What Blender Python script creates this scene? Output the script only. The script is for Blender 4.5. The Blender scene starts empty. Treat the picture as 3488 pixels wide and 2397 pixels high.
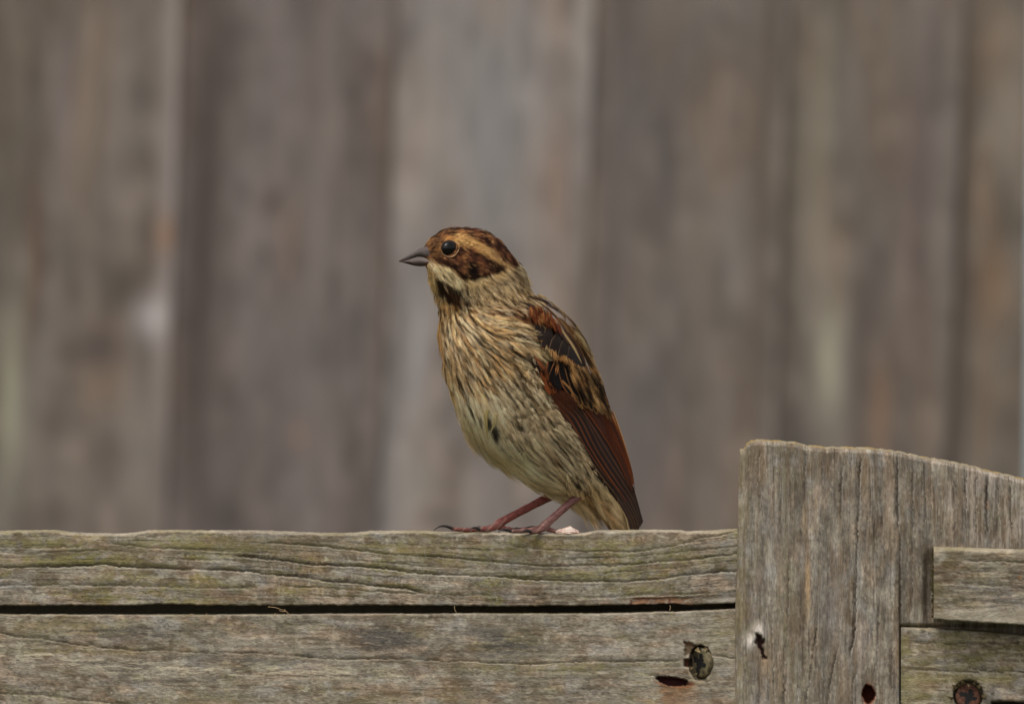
import bpy, math
import numpy as np

# ------------------------------------------------------------------ camera, world, sun, exposure
S = 0.11e-3                      # metres per photograph pixel in the plane of the front post
DIST = 6.9
sc = bpy.context.scene
col = sc.collection
cam_d = bpy.data.cameras.new('camera')
cam = bpy.data.objects.new('camera', cam_d); col.objects.link(cam)
cam.location = (0, -DIST, 0); cam.rotation_euler = (math.pi / 2, 0, 0)
cam_d.sensor_width = 36.0
cam_d.lens = 36.0 * DIST / (3488 * S)
cam_d.clip_start = 0.1; cam_d.clip_end = 500
cam_d.dof.use_dof = True
cam_d.dof.focus_distance = DIST + 0.008
cam_d.dof.aperture_fstop = cam_d.lens / 70.0
sc.camera = cam

SUN_EL, SUN_AZ = math.radians(62), math.radians(205)      # azimuth from +Y clockwise: behind the camera, to the left
world = bpy.data.worlds.new('World'); sc.world = world; world.use_nodes = True
wn = world.node_tree; wn.nodes.clear()
sky = wn.nodes.new('ShaderNodeTexSky'); sky.sky_type = 'NISHITA'; sky.sun_disc = False
sky.sun_elevation = SUN_EL; sky.sun_rotation = SUN_AZ; sky.dust_density = 4.0; sky.ozone_density = 1.0
hsv = wn.nodes.new('ShaderNodeHueSaturation'); hsv.inputs['Saturation'].default_value = 0.22
bg = wn.nodes.new('ShaderNodeBackground'); bg.inputs['Strength'].default_value = 0.11
wo = wn.nodes.new('ShaderNodeOutputWorld')
wn.links.new(sky.outputs[0], hsv.inputs['Color']); wn.links.new(hsv.outputs[0], bg.inputs['Color'])
wn.links.new(bg.outputs[0], wo.inputs['Surface'])
sun_d = bpy.data.lights.new('sun', 'SUN'); sun_d.energy = 0.9; sun_d.angle = math.radians(35); sun_d.color = (1, .96, .9)
sun = bpy.data.objects.new('sun', sun_d); col.objects.link(sun)
sun.rotation_euler = (math.pi / 2 - SUN_EL, 0, math.pi - SUN_AZ)
sc.view_settings.view_transform = 'Standard'; sc.view_settings.look = 'None'
sc.view_settings.gamma = 1; sc.view_settings.use_curve_mapping = False
sc.view_settings.exposure = 0.38
sc.cycles.max_bounces = 6

# ------------------------------------------------------------------ helpers
rng = np.random.default_rng(11)
ALB = 1.25                        # seen (linear) -> base colour

def lin(c):
    c = np.asarray(c, float) / 255.0
    return np.where(c <= 0.04045, c / 12.92, ((c + 0.055) / 1.055) ** 2.4) * ALB

def tag(o, label=None, cat=None, group=None, kind=None):
    if label: o['label'] = label
    if cat: o['category'] = cat
    if group: o['group'] = group
    if kind: o['kind'] = kind
    return o

def empty(name, loc=(0, 0, 0)):
    o = bpy.data.objects.new(name, None); o.location = loc; o.empty_display_size = 0.01
    col.objects.link(o); return o

def mesh_obj(name, verts, faces, mat, parent=None, cols=None, smooth=True, extra=None):
    verts = np.ascontiguousarray(verts, dtype=np.float32).reshape(-1, 3)
    if parent is not None and parent.type == 'EMPTY':
        verts = verts - np.array(parent.location, dtype=np.float32)
    elif parent is not None and parent.get('_off') is not None:
        verts = verts - np.array(parent['_off'], dtype=np.float32)
    me = bpy.data.meshes.new(name)
    if isinstance(faces, np.ndarray):
        n, k = faces.shape
        me.vertices.add(len(verts)); me.vertices.foreach_set('co', verts.ravel())
        me.loops.add(n * k); me.loops.foreach_set('vertex_index', faces.ravel().astype(np.int32))
        me.polygons.add(n); me.polygons.foreach_set('loop_start', np.arange(0, n * k, k, dtype=np.int32))
        me.update(calc_edges=True)
    else:
        me.from_pydata(verts.tolist(), [], faces)
    if smooth: me.polygons.foreach_set('use_smooth', np.ones(len(me.polygons), dtype=bool))
    if cols is not None:
        a = me.color_attributes.new('col', 'FLOAT_COLOR', 'POINT')
        cc = np.ones((len(verts), 4), dtype=np.float32); cc[:, :3] = np.clip(np.asarray(cols).reshape(-1, 3), 0.001, 0.9)
        a.data.foreach_set('color', cc.ravel())
    me.materials.append(mat); me.validate()
    o = bpy.data.objects.new(name, me); col.objects.link(o)
    if parent is not None:
        o.parent = parent
    return o

def grid_faces(nr, nc, wrap=False):
    r = np.arange(nr - 1)[:, None]; c = np.arange(nc if wrap else nc - 1)[None, :]
    c2 = (c + 1) % nc
    f = np.stack([r * nc + c + 0 * r, r * nc + c2, (r + 1) * nc + c2, (r + 1) * nc + c + 0 * r], -1)
    return f.reshape(-1, 4)

def hash2(ix, iy, seed):
    h = (ix.astype(np.int64) * 374761393 + iy.astype(np.int64) * 668265263 + seed * 974634777) & 0xffffffff
    h = ((h ^ (h >> 13)) * 1274126177) & 0xffffffff
    h = ((h ^ (h >> 16)) * 2246822519) & 0xffffffff
    return ((h ^ (h >> 15)) & 0xffffff) / float(0xffffff)

def vnoise(x, y, seed=0):
    x, y = np.broadcast_arrays(np.asarray(x, float), np.asarray(y, float))
    ix, iy = np.floor(x), np.floor(y); fx, fy = x - ix, y - iy
    fx = fx * fx * (3 - 2 * fx); fy = fy * fy * (3 - 2 * fy)
    a, b = hash2(ix, iy, seed), hash2(ix + 1, iy, seed)
    c, d = hash2(ix, iy + 1, seed), hash2(ix + 1, iy + 1, seed)
    return (a * (1 - fx) + b * fx) * (1 - fy) + (c * (1 - fx) + d * fx) * fy

def fbm(x, y, seed=0, oct=4, gain=.5):
    s, a, t = 0, 1, 0
    for i in range(oct):
        s = s + a * vnoise(x * 2 ** i + 17.3 * i, y * 2 ** i + 5.1 * i, seed + i); t += a; a *= gain
    return s / t

def sstep(a, b, x):
    t = np.clip((x - a) / (b - a), 0, 1); return t * t * (3 - 2 * t)

def mix(a, b, t):
    return a + (b - a) * np.asarray(t)[..., None]

def catmull(P, n):
    P = np.asarray(P, float); m = len(P)
    t = np.linspace(0, m - 1, n); i = np.clip(t.astype(int), 0, m - 2); f = (t - i)[:, None]
    p0, p1, p2, p3 = P[np.clip(i - 1, 0, m - 1)], P[i], P[i + 1], P[np.clip(i + 2, 0, m - 1)]
    return .5 * (2 * p1 + (p2 - p0) * f + (2 * p0 - 5 * p1 + 4 * p2 - p3) * f ** 2 + (3 * p1 - p0 - 3 * p2 + p3) * f ** 3)

# ------------------------------------------------------------------ materials
def mat_vc(name, rough=.75, noise=(0, 0, 0), namp=0.0, bump=0.0, spec=.25, sheen=0.0, detail=4, bdist=.0004):
    m = bpy.data.materials.new(name); m.use_nodes = True
    nt = m.node_tree; b = nt.nodes['Principled BSDF']
    b.inputs['Roughness'].default_value = rough; b.inputs['Specular IOR Level'].default_value = spec
    b.inputs['Sheen Weight'].default_value = sheen
    at = nt.nodes.new('ShaderNodeAttribute'); at.attribute_name = 'col'
    out = at.outputs['Color']
    if namp or bump:
        tc = nt.nodes.new('ShaderNodeTexCoord'); mp = nt.nodes.new('ShaderNodeMapping')
        mp.inputs['Scale'].default_value = noise
        nz = nt.nodes.new('ShaderNodeTexNoise'); nz.inputs['Scale'].default_value = 1.0
        nz.inputs['Detail'].default_value = detail; nz.inputs['Roughness'].default_value = .65
        nt.links.new(tc.outputs['Object'], mp.inputs['Vector']); nt.links.new(mp.outputs[0], nz.inputs['Vector'])
        mr = nt.nodes.new('ShaderNodeMapRange')
        mr.inputs['From Min'].default_value = .3; mr.inputs['From Max'].default_value = .7
        mr.inputs['To Min'].default_value = 1 - namp; mr.inputs['To Max'].default_value = 1 + namp
        nt.links.new(nz.outputs['Fac'], mr.inputs['Value'])
        vm = nt.nodes.new('ShaderNodeVectorMath'); vm.operation = 'SCALE'
        nt.links.new(out, vm.inputs[0]); nt.links.new(mr.outputs[0], vm.inputs['Scale'])
        out = vm.outputs[0]
        if bump:
            bp = nt.nodes.new('ShaderNodeBump'); bp.inputs['Strength'].default_value = bump
            bp.inputs['Distance'].default_value = bdist
            nt.links.new(nz.outputs['Fac'], bp.inputs['Height']); nt.links.new(bp.outputs[0], b.inputs['Normal'])
    nt.links.new(out, b.inputs['Base Color'])
    return m

def mat_plain(name, rgb, rough=.6, metal=0, nscale=0, namp=.2, spec=.4, coat=0):
    m = bpy.data.materials.new(name); m.use_nodes = True
    nt = m.node_tree; b = nt.nodes['Principled BSDF']
    b.inputs['Roughness'].default_value = rough; b.inputs['Metallic'].default_value = metal
    b.inputs['Specular IOR Level'].default_value = spec; b.inputs['Coat Weight'].default_value = coat
    b.inputs['Coat Roughness'].default_value = .03
    c = lin(rgb)
    if nscale:
        tc = nt.nodes.new('ShaderNodeTexCoord'); nz = nt.nodes.new('ShaderNodeTexNoise')
        nz.inputs['Scale'].default_value = nscale; nz.inputs['Detail'].default_value = 5
        nt.links.new(tc.outputs['Object'], nz.inputs['Vector'])
        rp = nt.nodes.new('ShaderNodeValToRGB')
        rp.color_ramp.elements[0].position = .3; rp.color_ramp.elements[1].position = .7
        rp.color_ramp.elements[0].color = (*np.clip(c * (1 - namp), 0, 1), 1)
        rp.color_ramp.elements[1].color = (*np.clip(c * (1 + namp), 0, 1), 1)
        nt.links.new(nz.outputs['Fac'], rp.inputs['Fac']); nt.links.new(rp.outputs[0], b.inputs['Base Color'])
        bp = nt.nodes.new('ShaderNodeBump'); bp.inputs['Strength'].default_value = .3; bp.inputs['Distance'].default_value = .0003
        nt.links.new(nz.outputs['Fac'], bp.inputs['Height']); nt.links.new(bp.outputs[0], b.inputs['Normal'])
    else:
        b.inputs['Base Color'].default_value = (*c, 1)
    return m

M_WOODH = mat_vc('weathered wood, grain across', .9, (700, 1500, 2200), .34, .7, .15, detail=6)
M_WOODV = mat_vc('weathered wood, grain upright', .9, (2400, 1500, 420), .34, .7, .15, detail=6)
M_BACK = mat_vc('old fence boards', .95, (160, 160, 14), .12, .3, .1)
M_FEATH = mat_vc('flight feathers', .7, (2500, 2500, 2500), .14, 0, .1, .0)
M_PLUME = mat_vc('soft plumage', .9, (900, 900, 900), .10, 0, .04, .0)
M_LEG = mat_vc('bird skin', .5, (2200, 2200, 2200), .18, .35, .4, bdist=.0002)
M_BILL = mat_vc('bill horn', .62, (900, 900, 900), .16, .1, .16)
M_EYE = mat_plain('dark eye', (12, 9, 8), .10, 0, 0, spec=.32, coat=.0)
M_CLAW = mat_plain('dark claw', (48, 40, 38), .35)
M_BRASS = mat_plain('tarnished brass', (104, 94, 70), .65, .2, 500, .75)
M_RUST = mat_plain('rusty steel', (92, 60, 46), .8, .15, 900, .6)
M_DARK = mat_plain('deep shade recess', (26, 24, 22), .8, .0)
M_FIBRE = mat_plain('dry fibre', (168, 138, 100), .8)
M_CRUMB = mat_vc('crumb', .9, (1500, 1500, 1500), .12, .6, .2)

# ------------------------------------------------------------------ setting: ground, far wall, background fence
GZ = -1.05
def ground():
    n = 60
    xs = np.sign(np.linspace(-1, 1, n)) * np.abs(np.linspace(-1, 1, n)) ** 3 * 200
    X, Y = np.meshgrid(xs, xs); Z = GZ + 0 * X
    m = bpy.data.materials.new('lawn'); m.use_nodes = True; nt = m.node_tree; b = nt.nodes['Principled BSDF']
    nz = nt.nodes.new('ShaderNodeTexNoise'); nz.inputs['Scale'].default_value = 6; nz.inputs['Detail'].default_value = 8
    tc = nt.nodes.new('ShaderNodeTexCoord'); nt.links.new(tc.outputs['Object'], nz.inputs['Vector'])
    rp = nt.nodes.new('ShaderNodeValToRGB')
    rp.color_ramp.elements[0].color = (.045, .05, .03, 1); rp.color_ramp.elements[1].color = (.10, .11, .06, 1)
    nt.links.new(nz.outputs['Fac'], rp.inputs['Fac']); nt.links.new(rp.outputs[0], b.inputs['Base Color'])
    b.inputs['Roughness'].default_value = 1
    o = mesh_obj('ground', np.stack([X, Y, Z], -1), grid_faces(n, n), m)
    tag(o, kind='structure')
ground()

def box(x0, x1, y0, y1, z0, z1):
    v = np.array([(x, y, z) for x in (x0, x1) for y in (y0, y1) for z in (z0, z1)], float)
    f = np.array([(0, 1, 3, 2), (4, 6, 7, 5), (0, 4, 5, 1), (2, 3, 7, 6), (0, 2, 6, 4), (1, 5, 7, 3)])
    return v, f

M_WALL = mat_plain('pale blue render', (205, 222, 240), .9, 0, 30, .06)
v, f = box(.19, 3.2, 3.6, 3.85, GZ, 2.4)
tag(mesh_obj('garden_wall', v, f, M_WALL, smooth=False), 'pale blue wall glimpsed past the right end of the blurred fence', 'wall')

D2 = DIST + 0.95
S2 = S * D2 / DIST
def bx(px, y): return (px - 1744) * S2          # px as seen at the background fence
fence = tag(empty('garden_fence', (0, .95, GZ)), 'out-of-focus fence of upright grey brown boards behind the bird', 'fence')
# seams: (x at top of the photograph, x at y=1800), base colour, seed
seams = [(-740, -790), (-58, -105), (618, 565), (1350, 1285), (2028, 1965), (2692, 2632), (3290, 3222), (3518, 3496)]
pcol = [(108, 98, 90), (113, 103, 94), (112, 102, 96), (130, 121, 114), (112, 103, 95), (112, 103, 94), (110, 100, 89)]
spots = {   # plank: (x, y, rx, ry, colour, weight) weathering patches, plus dark left-edge strips painting the shade of the overlaps
    1: [(40, 1350, 45, 330, (150, 148, 128), .8), (25, 500, 60, 600, (84, 76, 64), .6), (575, 700, 38, 1000, (152, 142, 136), .85),
        (425, 980, 75, 110, (84, 76, 68), .95), (520, 1080, 62, 75, (172, 164, 160), 1), (330, 1180, 120, 60, (88, 80, 76), .8), (300, 330, 60, 500, (132, 116, 100), .6),
        (560, 800, 22, 70, (150, 112, 78), .8), (110, 900, 14, 300, (128, 92, 66), .6), (480, 1560, 60, 250, (136, 128, 120), .6), (220, 350, 24, 300, (126, 118, 118), .6)],
    2: [(690, 900, 95, 1500, (84, 75, 70), .9), (930, 690, 40, 60, (88, 78, 70), .8), (1090, 500, 70, 600, (124, 116, 110), .7), (960, 200, 80, 300, (122, 112, 108), .5),
        (1320, 330, 40, 330, (92, 80, 70), .6), (1000, 1380, 90, 300, (116, 108, 104), .5), (1310, 1000, 40, 500, (100, 88, 78), .7), (1010, 1480, 40, 60, (132, 112, 98), .6)],
    3: [(1690, 420, 120, 500, (140, 138, 136), .7), (1480, 300, 60, 600, (136, 130, 124), .6), (1900, 620, 60, 260, (132, 112, 98), .7), (1430, 1180, 40, 200, (150, 146, 144), .8),
        (1990, 120, 40, 300, (146, 138, 130), .7), (1420, 1640, 90, 90, (136, 132, 124), .7), (1500, 1760, 60, 30, (96, 90, 84), .8), (1900, 1050, 60, 240, (136, 120, 106), .6)],
    4: [(2090, 800, 65, 1300, (94, 86, 82), .8), (2280, 500, 45, 800, (92, 84, 79), .75), (2380, 900, 50, 700, (114, 104, 94), .6), (2600, 500, 50, 900, (88, 78, 68), .7), (2200, 1600, 120, 300, (104, 96, 94), .6)],
    5: [(2820, 1220, 55, 200, (150, 144, 126), 1.0), (2790, 800, 45, 200, (136, 124, 108), .8), (2790, 400, 60, 400, (126, 118, 102), .7), (2960, 1150, 60, 600, (102, 92, 86), .7),
        (3130, 600, 80, 700, (98, 88, 86), .7), (3000, 1400, 40, 200, (132, 106, 84), .7), (3060, 150, 70, 200, (124, 114, 104), .6), (2700, 600, 30, 900, (88, 80, 70), .7)],
    6: [(3390, 960, 40, 120, (128, 100, 74), .5), (3440, 420, 60, 200, (134, 126, 114), .7), (3280, 900, 40, 1400, (82, 72, 64), .8), (3450, 1350, 50, 200, (96, 86, 76), .6), (3350, 1400, 30, 300, (124, 106, 88), .5)],
}
def back_plank(i, ends=None):
    (a0, a1), (b0, b1) = ends or (seams[i], seams[i + 1])
    zt, zb = 0.62, GZ + .04
    ncol, nrow = 64, 260
    u = np.linspace(0, 1, ncol)[None, :]
    t = np.linspace(0, 1, nrow)[:, None]
    # rows packed in view
    z = np.where(t < .15, zt + (.2 - zt) * (t / .15), np.where(t < .85, .2 - .4 * (t - .15) / .7, -.2 + (zb + .2) * (t - .85) / .15))
    ypx = 1198 - z / S2
    left = a0 + (a1 - a0) * ypx / 1800; right = b0 + (b1 - b0) * ypx / 1800
    lo = left - 70                            # tucked behind its left neighbour
    px = lo + (right - lo) * u
    depth = .95 + .0025 - .0025 * (px - lo) / (right - lo)
    depth = depth - .0012 * (fbm(px / 22, ypx / 500, 40 + i) - .5)
    c = np.broadcast_to(lin(pcol[i]), px.shape + (3,)).copy()
    wob = 60 * (fbm(px / 300, ypx / 300, 77) - .5)
    g1 = fbm((px + wob * .6) / 38, ypx / 900, 3 + i, 4); g2 = fbm((px + wob) / 130, ypx / 520, 30 + i, 3)
    g3 = fbm((px + wob) / 60, ypx / 110, 130 + i, 3)
    c *= (1 + .34 * (g1 - .5) + .55 * (g2 - .5) + .8 * (g3 - .5))[..., None]
    tint = fbm(px / 120, ypx / 420, 300 + i, 3)
    c = mix(c, c * np.array([1.07, .98, .90]), sstep(.52, .75, tint)); c = mix(c, c * np.array([.97, 1.0, 1.03]), sstep(.5, .25, tint))
    for (sx, sy, rx, ry, cc, w) in spots.get(i, []):
        q = ((px - sx + wob * .7 + (ypx - sy) * .03) / rx) ** 2 + ((ypx - sy) / ry) ** 2
        c = mix(c, lin(cc) * (1 + .5 * (g1 - .5))[..., None], w * np.exp(-q * 1.1))
    c = c * np.array([1.0, .985, .995])
    X = (px - 1744) * S2
    front = np.stack([X, depth, z + 0 * px], -1)
    back = front[:, ::-1].copy(); back[..., 1] = (.95 + .003 + .003) + 0 * back[..., 1]
    ring = np.concatenate([front, back], 1)
    cc = np.concatenate([c, c[:, ::-1]], 1)
    n = ncol * 2
    faces = grid_faces(nrow, n, True)
    mesh_obj('plank', ring, faces, M_BACK, fence, cc)
for i in range(len(seams) - 1): back_plank(i)
for k in range(4): back_plank(0, ((-740 - 670 * (k + 1), -790 - 670 * (k + 1)), (-740 - 670 * k, -790 - 670 * k)))
for z in (.35, -.55):
    v, f = box(-.7, .215, .98, 1.02, z - .035, z + .035)
    mesh_obj('rail', v, f, M_BACK, fence, np.tile(lin((110, 100, 90)), (8, 1)), smooth=False)

# ------------------------------------------------------------------ front fence
def Wp(px, py, Y): return np.stack(np.broadcast_arrays((np.asarray(px, float) - 1744) * S, np.asarray(Y, float), (1198 - np.asarray(py, float)) * S), -1)

front = tag(empty('wooden_fence', (0, 0, GZ)), 'weathered mossy grey wooden fence with post, rails and screws in the foreground', 'fence')

def ip(pts, x, smooth=True):
    p = np.array(pts, float); return np.interp(x, p[:, 0], p[:, 1])

def crack_field(px, py, cracks, seed):
    """dark line, depth and the lit lip under it, for polylines running along x"""
    dark = np.zeros_like(px); depth = np.zeros_like(px); lip = np.zeros_like(px); green = np.zeros_like(px)
    for k, (pts, w, a) in enumerate(cracks):
        w = w * .78
        x0, x1 = pts[0][0], pts[-1][0]
        yc = ip(pts, px) + 7 * (fbm(px / 45, 0 * px + k * 3.3, seed + k, 3) - .5) + 3.5 * (vnoise(px / 9, 0 * px + k, seed + 50 + k) - .5)
        m = sstep(x0 - 1, x0 + 60, px) * sstep(x1 + 1, x1 - 60, px)
        if x0 <= 0: m = sstep(x1 + 1, x1 - 60, px)
        if x1 >= 2500: m = sstep(x0 - 1, x0 + 60, px)
        aa = a * m * (.65 + .6 * vnoise(px / 70, 0 * px + 9.1 * k, seed + 90))
        d = py - yc
        up = np.exp(-(np.where(d < 0, d / (w * 2.2), d / (w * .7))) ** 2)
        dark = np.maximum(dark, aa * up); depth = np.maximum(depth, aa * np.exp(-(np.where(d < 0, d / (w * 3.5), d / (w * .8))) ** 2))
        lip = np.maximum(lip, aa * np.exp(-((d - w * 2.0) / (w * 1.5)) ** 2))
        green = np.maximum(green, aa * np.exp(-((d + w * 3) / (w * 4)) ** 2))
    return dark, depth, lip, green

def rail_mesh(name, top, bot, yf, yb, cracks, seed, paint, xr=(-1500, 2640), rows=84, step=3.4, ylow=None, bevel=9.0, dscale=1.0, parent=front):
    xs = np.concatenate([np.linspace(xr[0], -12, 60)[:-1] if xr[0] < -100 else np.array([]), np.arange(max(xr[0], -12), xr[1], step)])
    t = np.linspace(0, 1, rows)[:, None]
    yt = ip(top, xs) + 2.6 * (fbm(xs / 12, 0 * xs, seed + 7, 3) - .5) + 2.0 * (fbm(xs / 70, 0 * xs, seed + 17, 2) - .5); ybt = ip(bot, xs) + 4.5 * (fbm(xs / 16, 0 * xs, seed + 8, 3) - .5) + 4 * (fbm(xs / 90, 0 * xs, seed + 18, 2) - .5)
    fr0 = yt + bevel * (1 + .35 * (fbm(xs / 90, 0 * xs, seed + 5) - .5)); fr1 = ybt - 4
    py = fr0[None, :] + (fr1 - fr0)[None, :] * t; px = np.broadcast_to(xs[None, :], py.shape)
    dark, depth, lip, green = crack_field(px, py, cracks, seed)
    h = .00030 * (fbm(px / 170, py / 9, seed + 1, 4) - .5) + .0008 * (fbm(px / 300, py / 60, seed + 2, 3) - .5) + .00016 * (fbm(px / 9, py / 5, seed + 3, 2) - .5)
    h = h - dscale * .0006 * depth + .00012 * lip
    c, hadd = paint(px, py, dark, lip, green)
    h = h + hadd
    Y = yf - h
    F = Wp(px, py, Y)
    # rounded worn shoulder up to the top, then the top face to the back
    rowsT, rowsC = [], []
    sh = [(1.0, .0), (.62, .0006), (.3, .0016), (.1, .0030), (0.0, .0055), (-.02, .010), (.0, (yb - yf) * .6), (.05, yb - yf - .003), (.6, yb - yf)]
    for (fy, dy) in sh[1:]:
        pyy = yt + (fr0 - yt) * fy + .8 * (fbm(xs / 8, 0 * xs + dy * 900, seed + 21, 2) - .5)
        rowsT.append(Wp(xs, pyy, yf - h[0] * (1 - min(1, dy / .005)) + dy))
        tl = lin((158, 146, 126)) * (.35 + 1.05 * fbm(xs / 34, 0 * xs + dy * 900, seed + 33, 5) * (.55 + .8 * fbm(xs / 210, 0 * xs, seed + 34, 2)))[:, None]
        g = sstep(.45, .7, fbm(xs / 160, 0 * xs + 3, seed + 37, 3)) * .55
        rowsC.append(mix(tl, lin((128, 118, 84)), g))
    T = np.stack(rowsT[::-1]); TC = np.stack(rowsC[::-1])
    rb = [(.3, .0006), (.05, .002), (0, .006), (0, yb - yf)]
    B = np.stack([Wp(xs, fr1 + (ybt - fr1) * (1 - a), yf + d) for a, d in rb]); BC = np.stack([c[-1] * .95] * 4)
    V = np.concatenate([T, F, B]); C = np.concatenate([TC, c, BC])
    nr, nc = V.shape[:2]
    f1 = grid_faces(nr, nc)
    # close the back
    i = np.arange(nc - 1); f2 = np.stack([(nr - 1) * nc + i, (nr - 1) * nc + i + 1, i + 1, i], -1)
    o = mesh_obj(name, V, np.concatenate([f1, f2]), M_WOODH, parent, C)
    return o

GREY, PALE, DARKW, MOSS, OLIVE, BROWN = (140, 130, 115), (174, 164, 150), (82, 73, 60), (122, 114, 72), (112, 104, 74), (122, 104, 80)

def hairlines(px, py, n, seed, L=(40, 170), w=(.9, 2.0), a=(.35, .85), slope=None):
    """short thin drying checks along the grain; returns darkness on the (row, column) sheet"""
    g = np.random.default_rng(seed); out = np.zeros(px.shape)
    x0, x1, y0, y1 = max(px.min(), -40), min(px.max(), 3520), max(py.min(), 1490), min(py.max(), 2440)
    P = np.stack([px, py], -1)
    for _ in range(n):
        l = g.uniform(*L); x = g.uniform(x0, x1); y = g.uniform(y0, y1); ww = g.uniform(*w); aa = g.uniform(*a); k = g.normal(0, .02) + (slope(x, y) if slope else 0); ph = g.uniform(0, 99)
        m = (np.abs(px - x) < l) & (np.abs(py - y) < l * abs(k) + 14)
        if not m.any(): continue
        dx = px[m] - x
        yc = y + k * dx + 5 * (vnoise(dx / 24 + ph, 0 * dx, seed) - .5)
        out[m] = np.maximum(out[m], aa * np.exp(-((py[m] - yc) / ww) ** 2) * np.clip(1 - (dx / l) ** 2, 0, 1))
    return out

def wood_base(px, py, seed, along=1.0, moss=.6, warp=None):
    if warp is not None: py = py - warp
    """px runs along the grain"""
    wob = 18 * (fbm(px / 260, py / 90, seed + 60, 3) - .5)
    g1 = fbm(px / 120, (py + wob) / 5.5, seed + 61, 4); g2 = fbm(px / 260, (py + wob) / 26, seed + 62, 3)
    g3 = fbm(px / 16, py / 7, seed + 63, 3); blot = fbm(px / 75, py / 40, seed + 64, 4)
    c = np.broadcast_to(lin(GREY), px.shape + (3,)).copy()
    c = mix(c, lin(BROWN), .55 * sstep(.45, .7, fbm(px / 200, py / 34, seed + 65, 3)))
    c = mix(c, lin(PALE), .6 * sstep(.52, .80, .35 * g1 + .65 * g3))
    c = mix(c, lin(DARKW), .55 * sstep(.53, .28, .45 * g1 + .25 * g2 + .3 * g3))
    c = mix(c, lin((150, 146, 140)), .6 * sstep(.55, .75, blot))
    mo = sstep(.50, .68, fbm(px / 110, py / 46, seed + 66, 4)) * sstep(.35, .62, g3 * .6 + blot * .4)
    c = mix(c, lin(MOSS), moss * mo)
    li = sstep(.70, .80, fbm(px / 9, py / 7, seed + 67, 2)) * sstep(.5, .62, fbm(px / 60, py / 40, seed + 68, 2))
    c = mix(c, lin((178, 172, 150)), .6 * li)
    sp = sstep(.72, .84, fbm(px / 7, py / 6, seed + 69, 2))
    c = mix(c, lin((62, 54, 44)), .6 * sp)
    c = c * (1 + .75 * (fbm(px / 10, py / 7, seed + 71, 3) - .5) + .95 * (fbm(px / 52, py / 30, seed + 72, 4) - .5))[..., None]
    c = mix(c, lin((98, 82, 62)), .55 * sstep(.52, .70, fbm(px / 70, py / 38, seed + 74, 4)))
    c = mix(c, lin((176, 166, 148)), .5 * sstep(.58, .74, fbm(px / 30, py / 20, seed + 75, 4)))
    c = mix(c, c * np.array([1.08, .97, .90]), sstep(.5, .7, fbm(px / 90, py / 36, seed + 73, 3)))
    return c

topA = [(-1500, 1806), (0, 1808), (190, 1805), (235, 1811), (300, 1815), (400, 1816), (450, 1814), (490, 1808), (520, 1805), (640, 1805), (750, 1806), (900, 1807), (1000, 1810), (1080, 1814),
        (1190, 1814), (1230, 1811), (1262, 1807), (1430, 1807), (1540, 1811), (1690, 1812), (1780, 1815), (1880, 1816), (1985, 1815), (2005, 1811), (2035, 1806), (2200, 1804), (2320, 1805), (2340, 1809), (2400, 1808), (2430, 1806), (2505, 1801), (2640, 1799)]
botA = [(-1500, 2064), (0, 2062), (400, 2062), (540, 2057), (700, 2061), (1200, 2060), (1700, 2063), (2000, 2062), (2140, 2060), (2300, 2055), (2350, 2061), (2420, 2056), (2507, 2053), (2640, 2050)]
cracksA = [
    ([(0, 1931), (84, 1932), (252, 1927), (364, 1925), (448, 1933), (560, 1936), (727, 1940), (839, 1947), (951, 1959), (1063, 1972), (1175, 1984), (1370, 2004), (1470, 2022)], 3.4, 1.0),
    ([(358, 1850), (504, 1866), (643, 1872), (839, 1880), (951, 1886)], 2.2, .55),
    ([(0, 1863), (168, 1866), (300, 1861)], 2.6, .5), ([(0, 1880), (90, 1889), (224, 1880), (336, 1875), (460, 1880)], 1.8, .45),
    ([(0, 1995), (280, 1992), (448, 1995), (671, 2001), (880, 2006)], 3.2, .6),
    ([(780, 1893), (951, 1908), (1063, 1922), (1200, 1929), (1314, 1939), (1427, 1953), (1541, 1959), (1672, 1962), (1825, 1976), (1995, 1981), (2109, 1981), (2223, 1973), (2336, 1959), (2507, 1945)], 2.8, .95),
    ([(895, 1850), (1063, 1858), (1200, 1871), (1314, 1888), (1484, 1896), (1655, 1911), (1768, 1922), (1882, 1930), (2109, 1925), (2336, 1908), (2507, 1888)], 2.2, .75),
    ([(1700, 1855), (1768, 1862), (1882, 1874), (1995, 1878), (2166, 1879), (2280, 1862), (2393, 1834), (2507, 1811)], 2.0, .6),
    ([(1950, 2040), (2024, 2036), (2166, 2030), (2280, 2027), (2507, 2016)], 2.0, .55),
    ([(950, 1995), (1100, 2003), (1300, 2016), (1500, 2026), (1700, 2030)], 1.7, .5), ([(1900, 1905), (2100, 1899), (2300, 1882), (2507, 1862)], 1.6, .4),
    ([(600, 2025), (900, 2030), (1250, 2032)], 1.6, .35), ([(1150, 1905), (1300, 1915), (1450, 1930), (1640, 1938)], 1.5, .45),
    ([(2000, 1955), (2200, 1944), (2350, 1928), (2507, 1910)], 1.5, .4), ([(560, 1905), (760, 1908), (900, 1920)], 1.5, .35),
]
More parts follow.
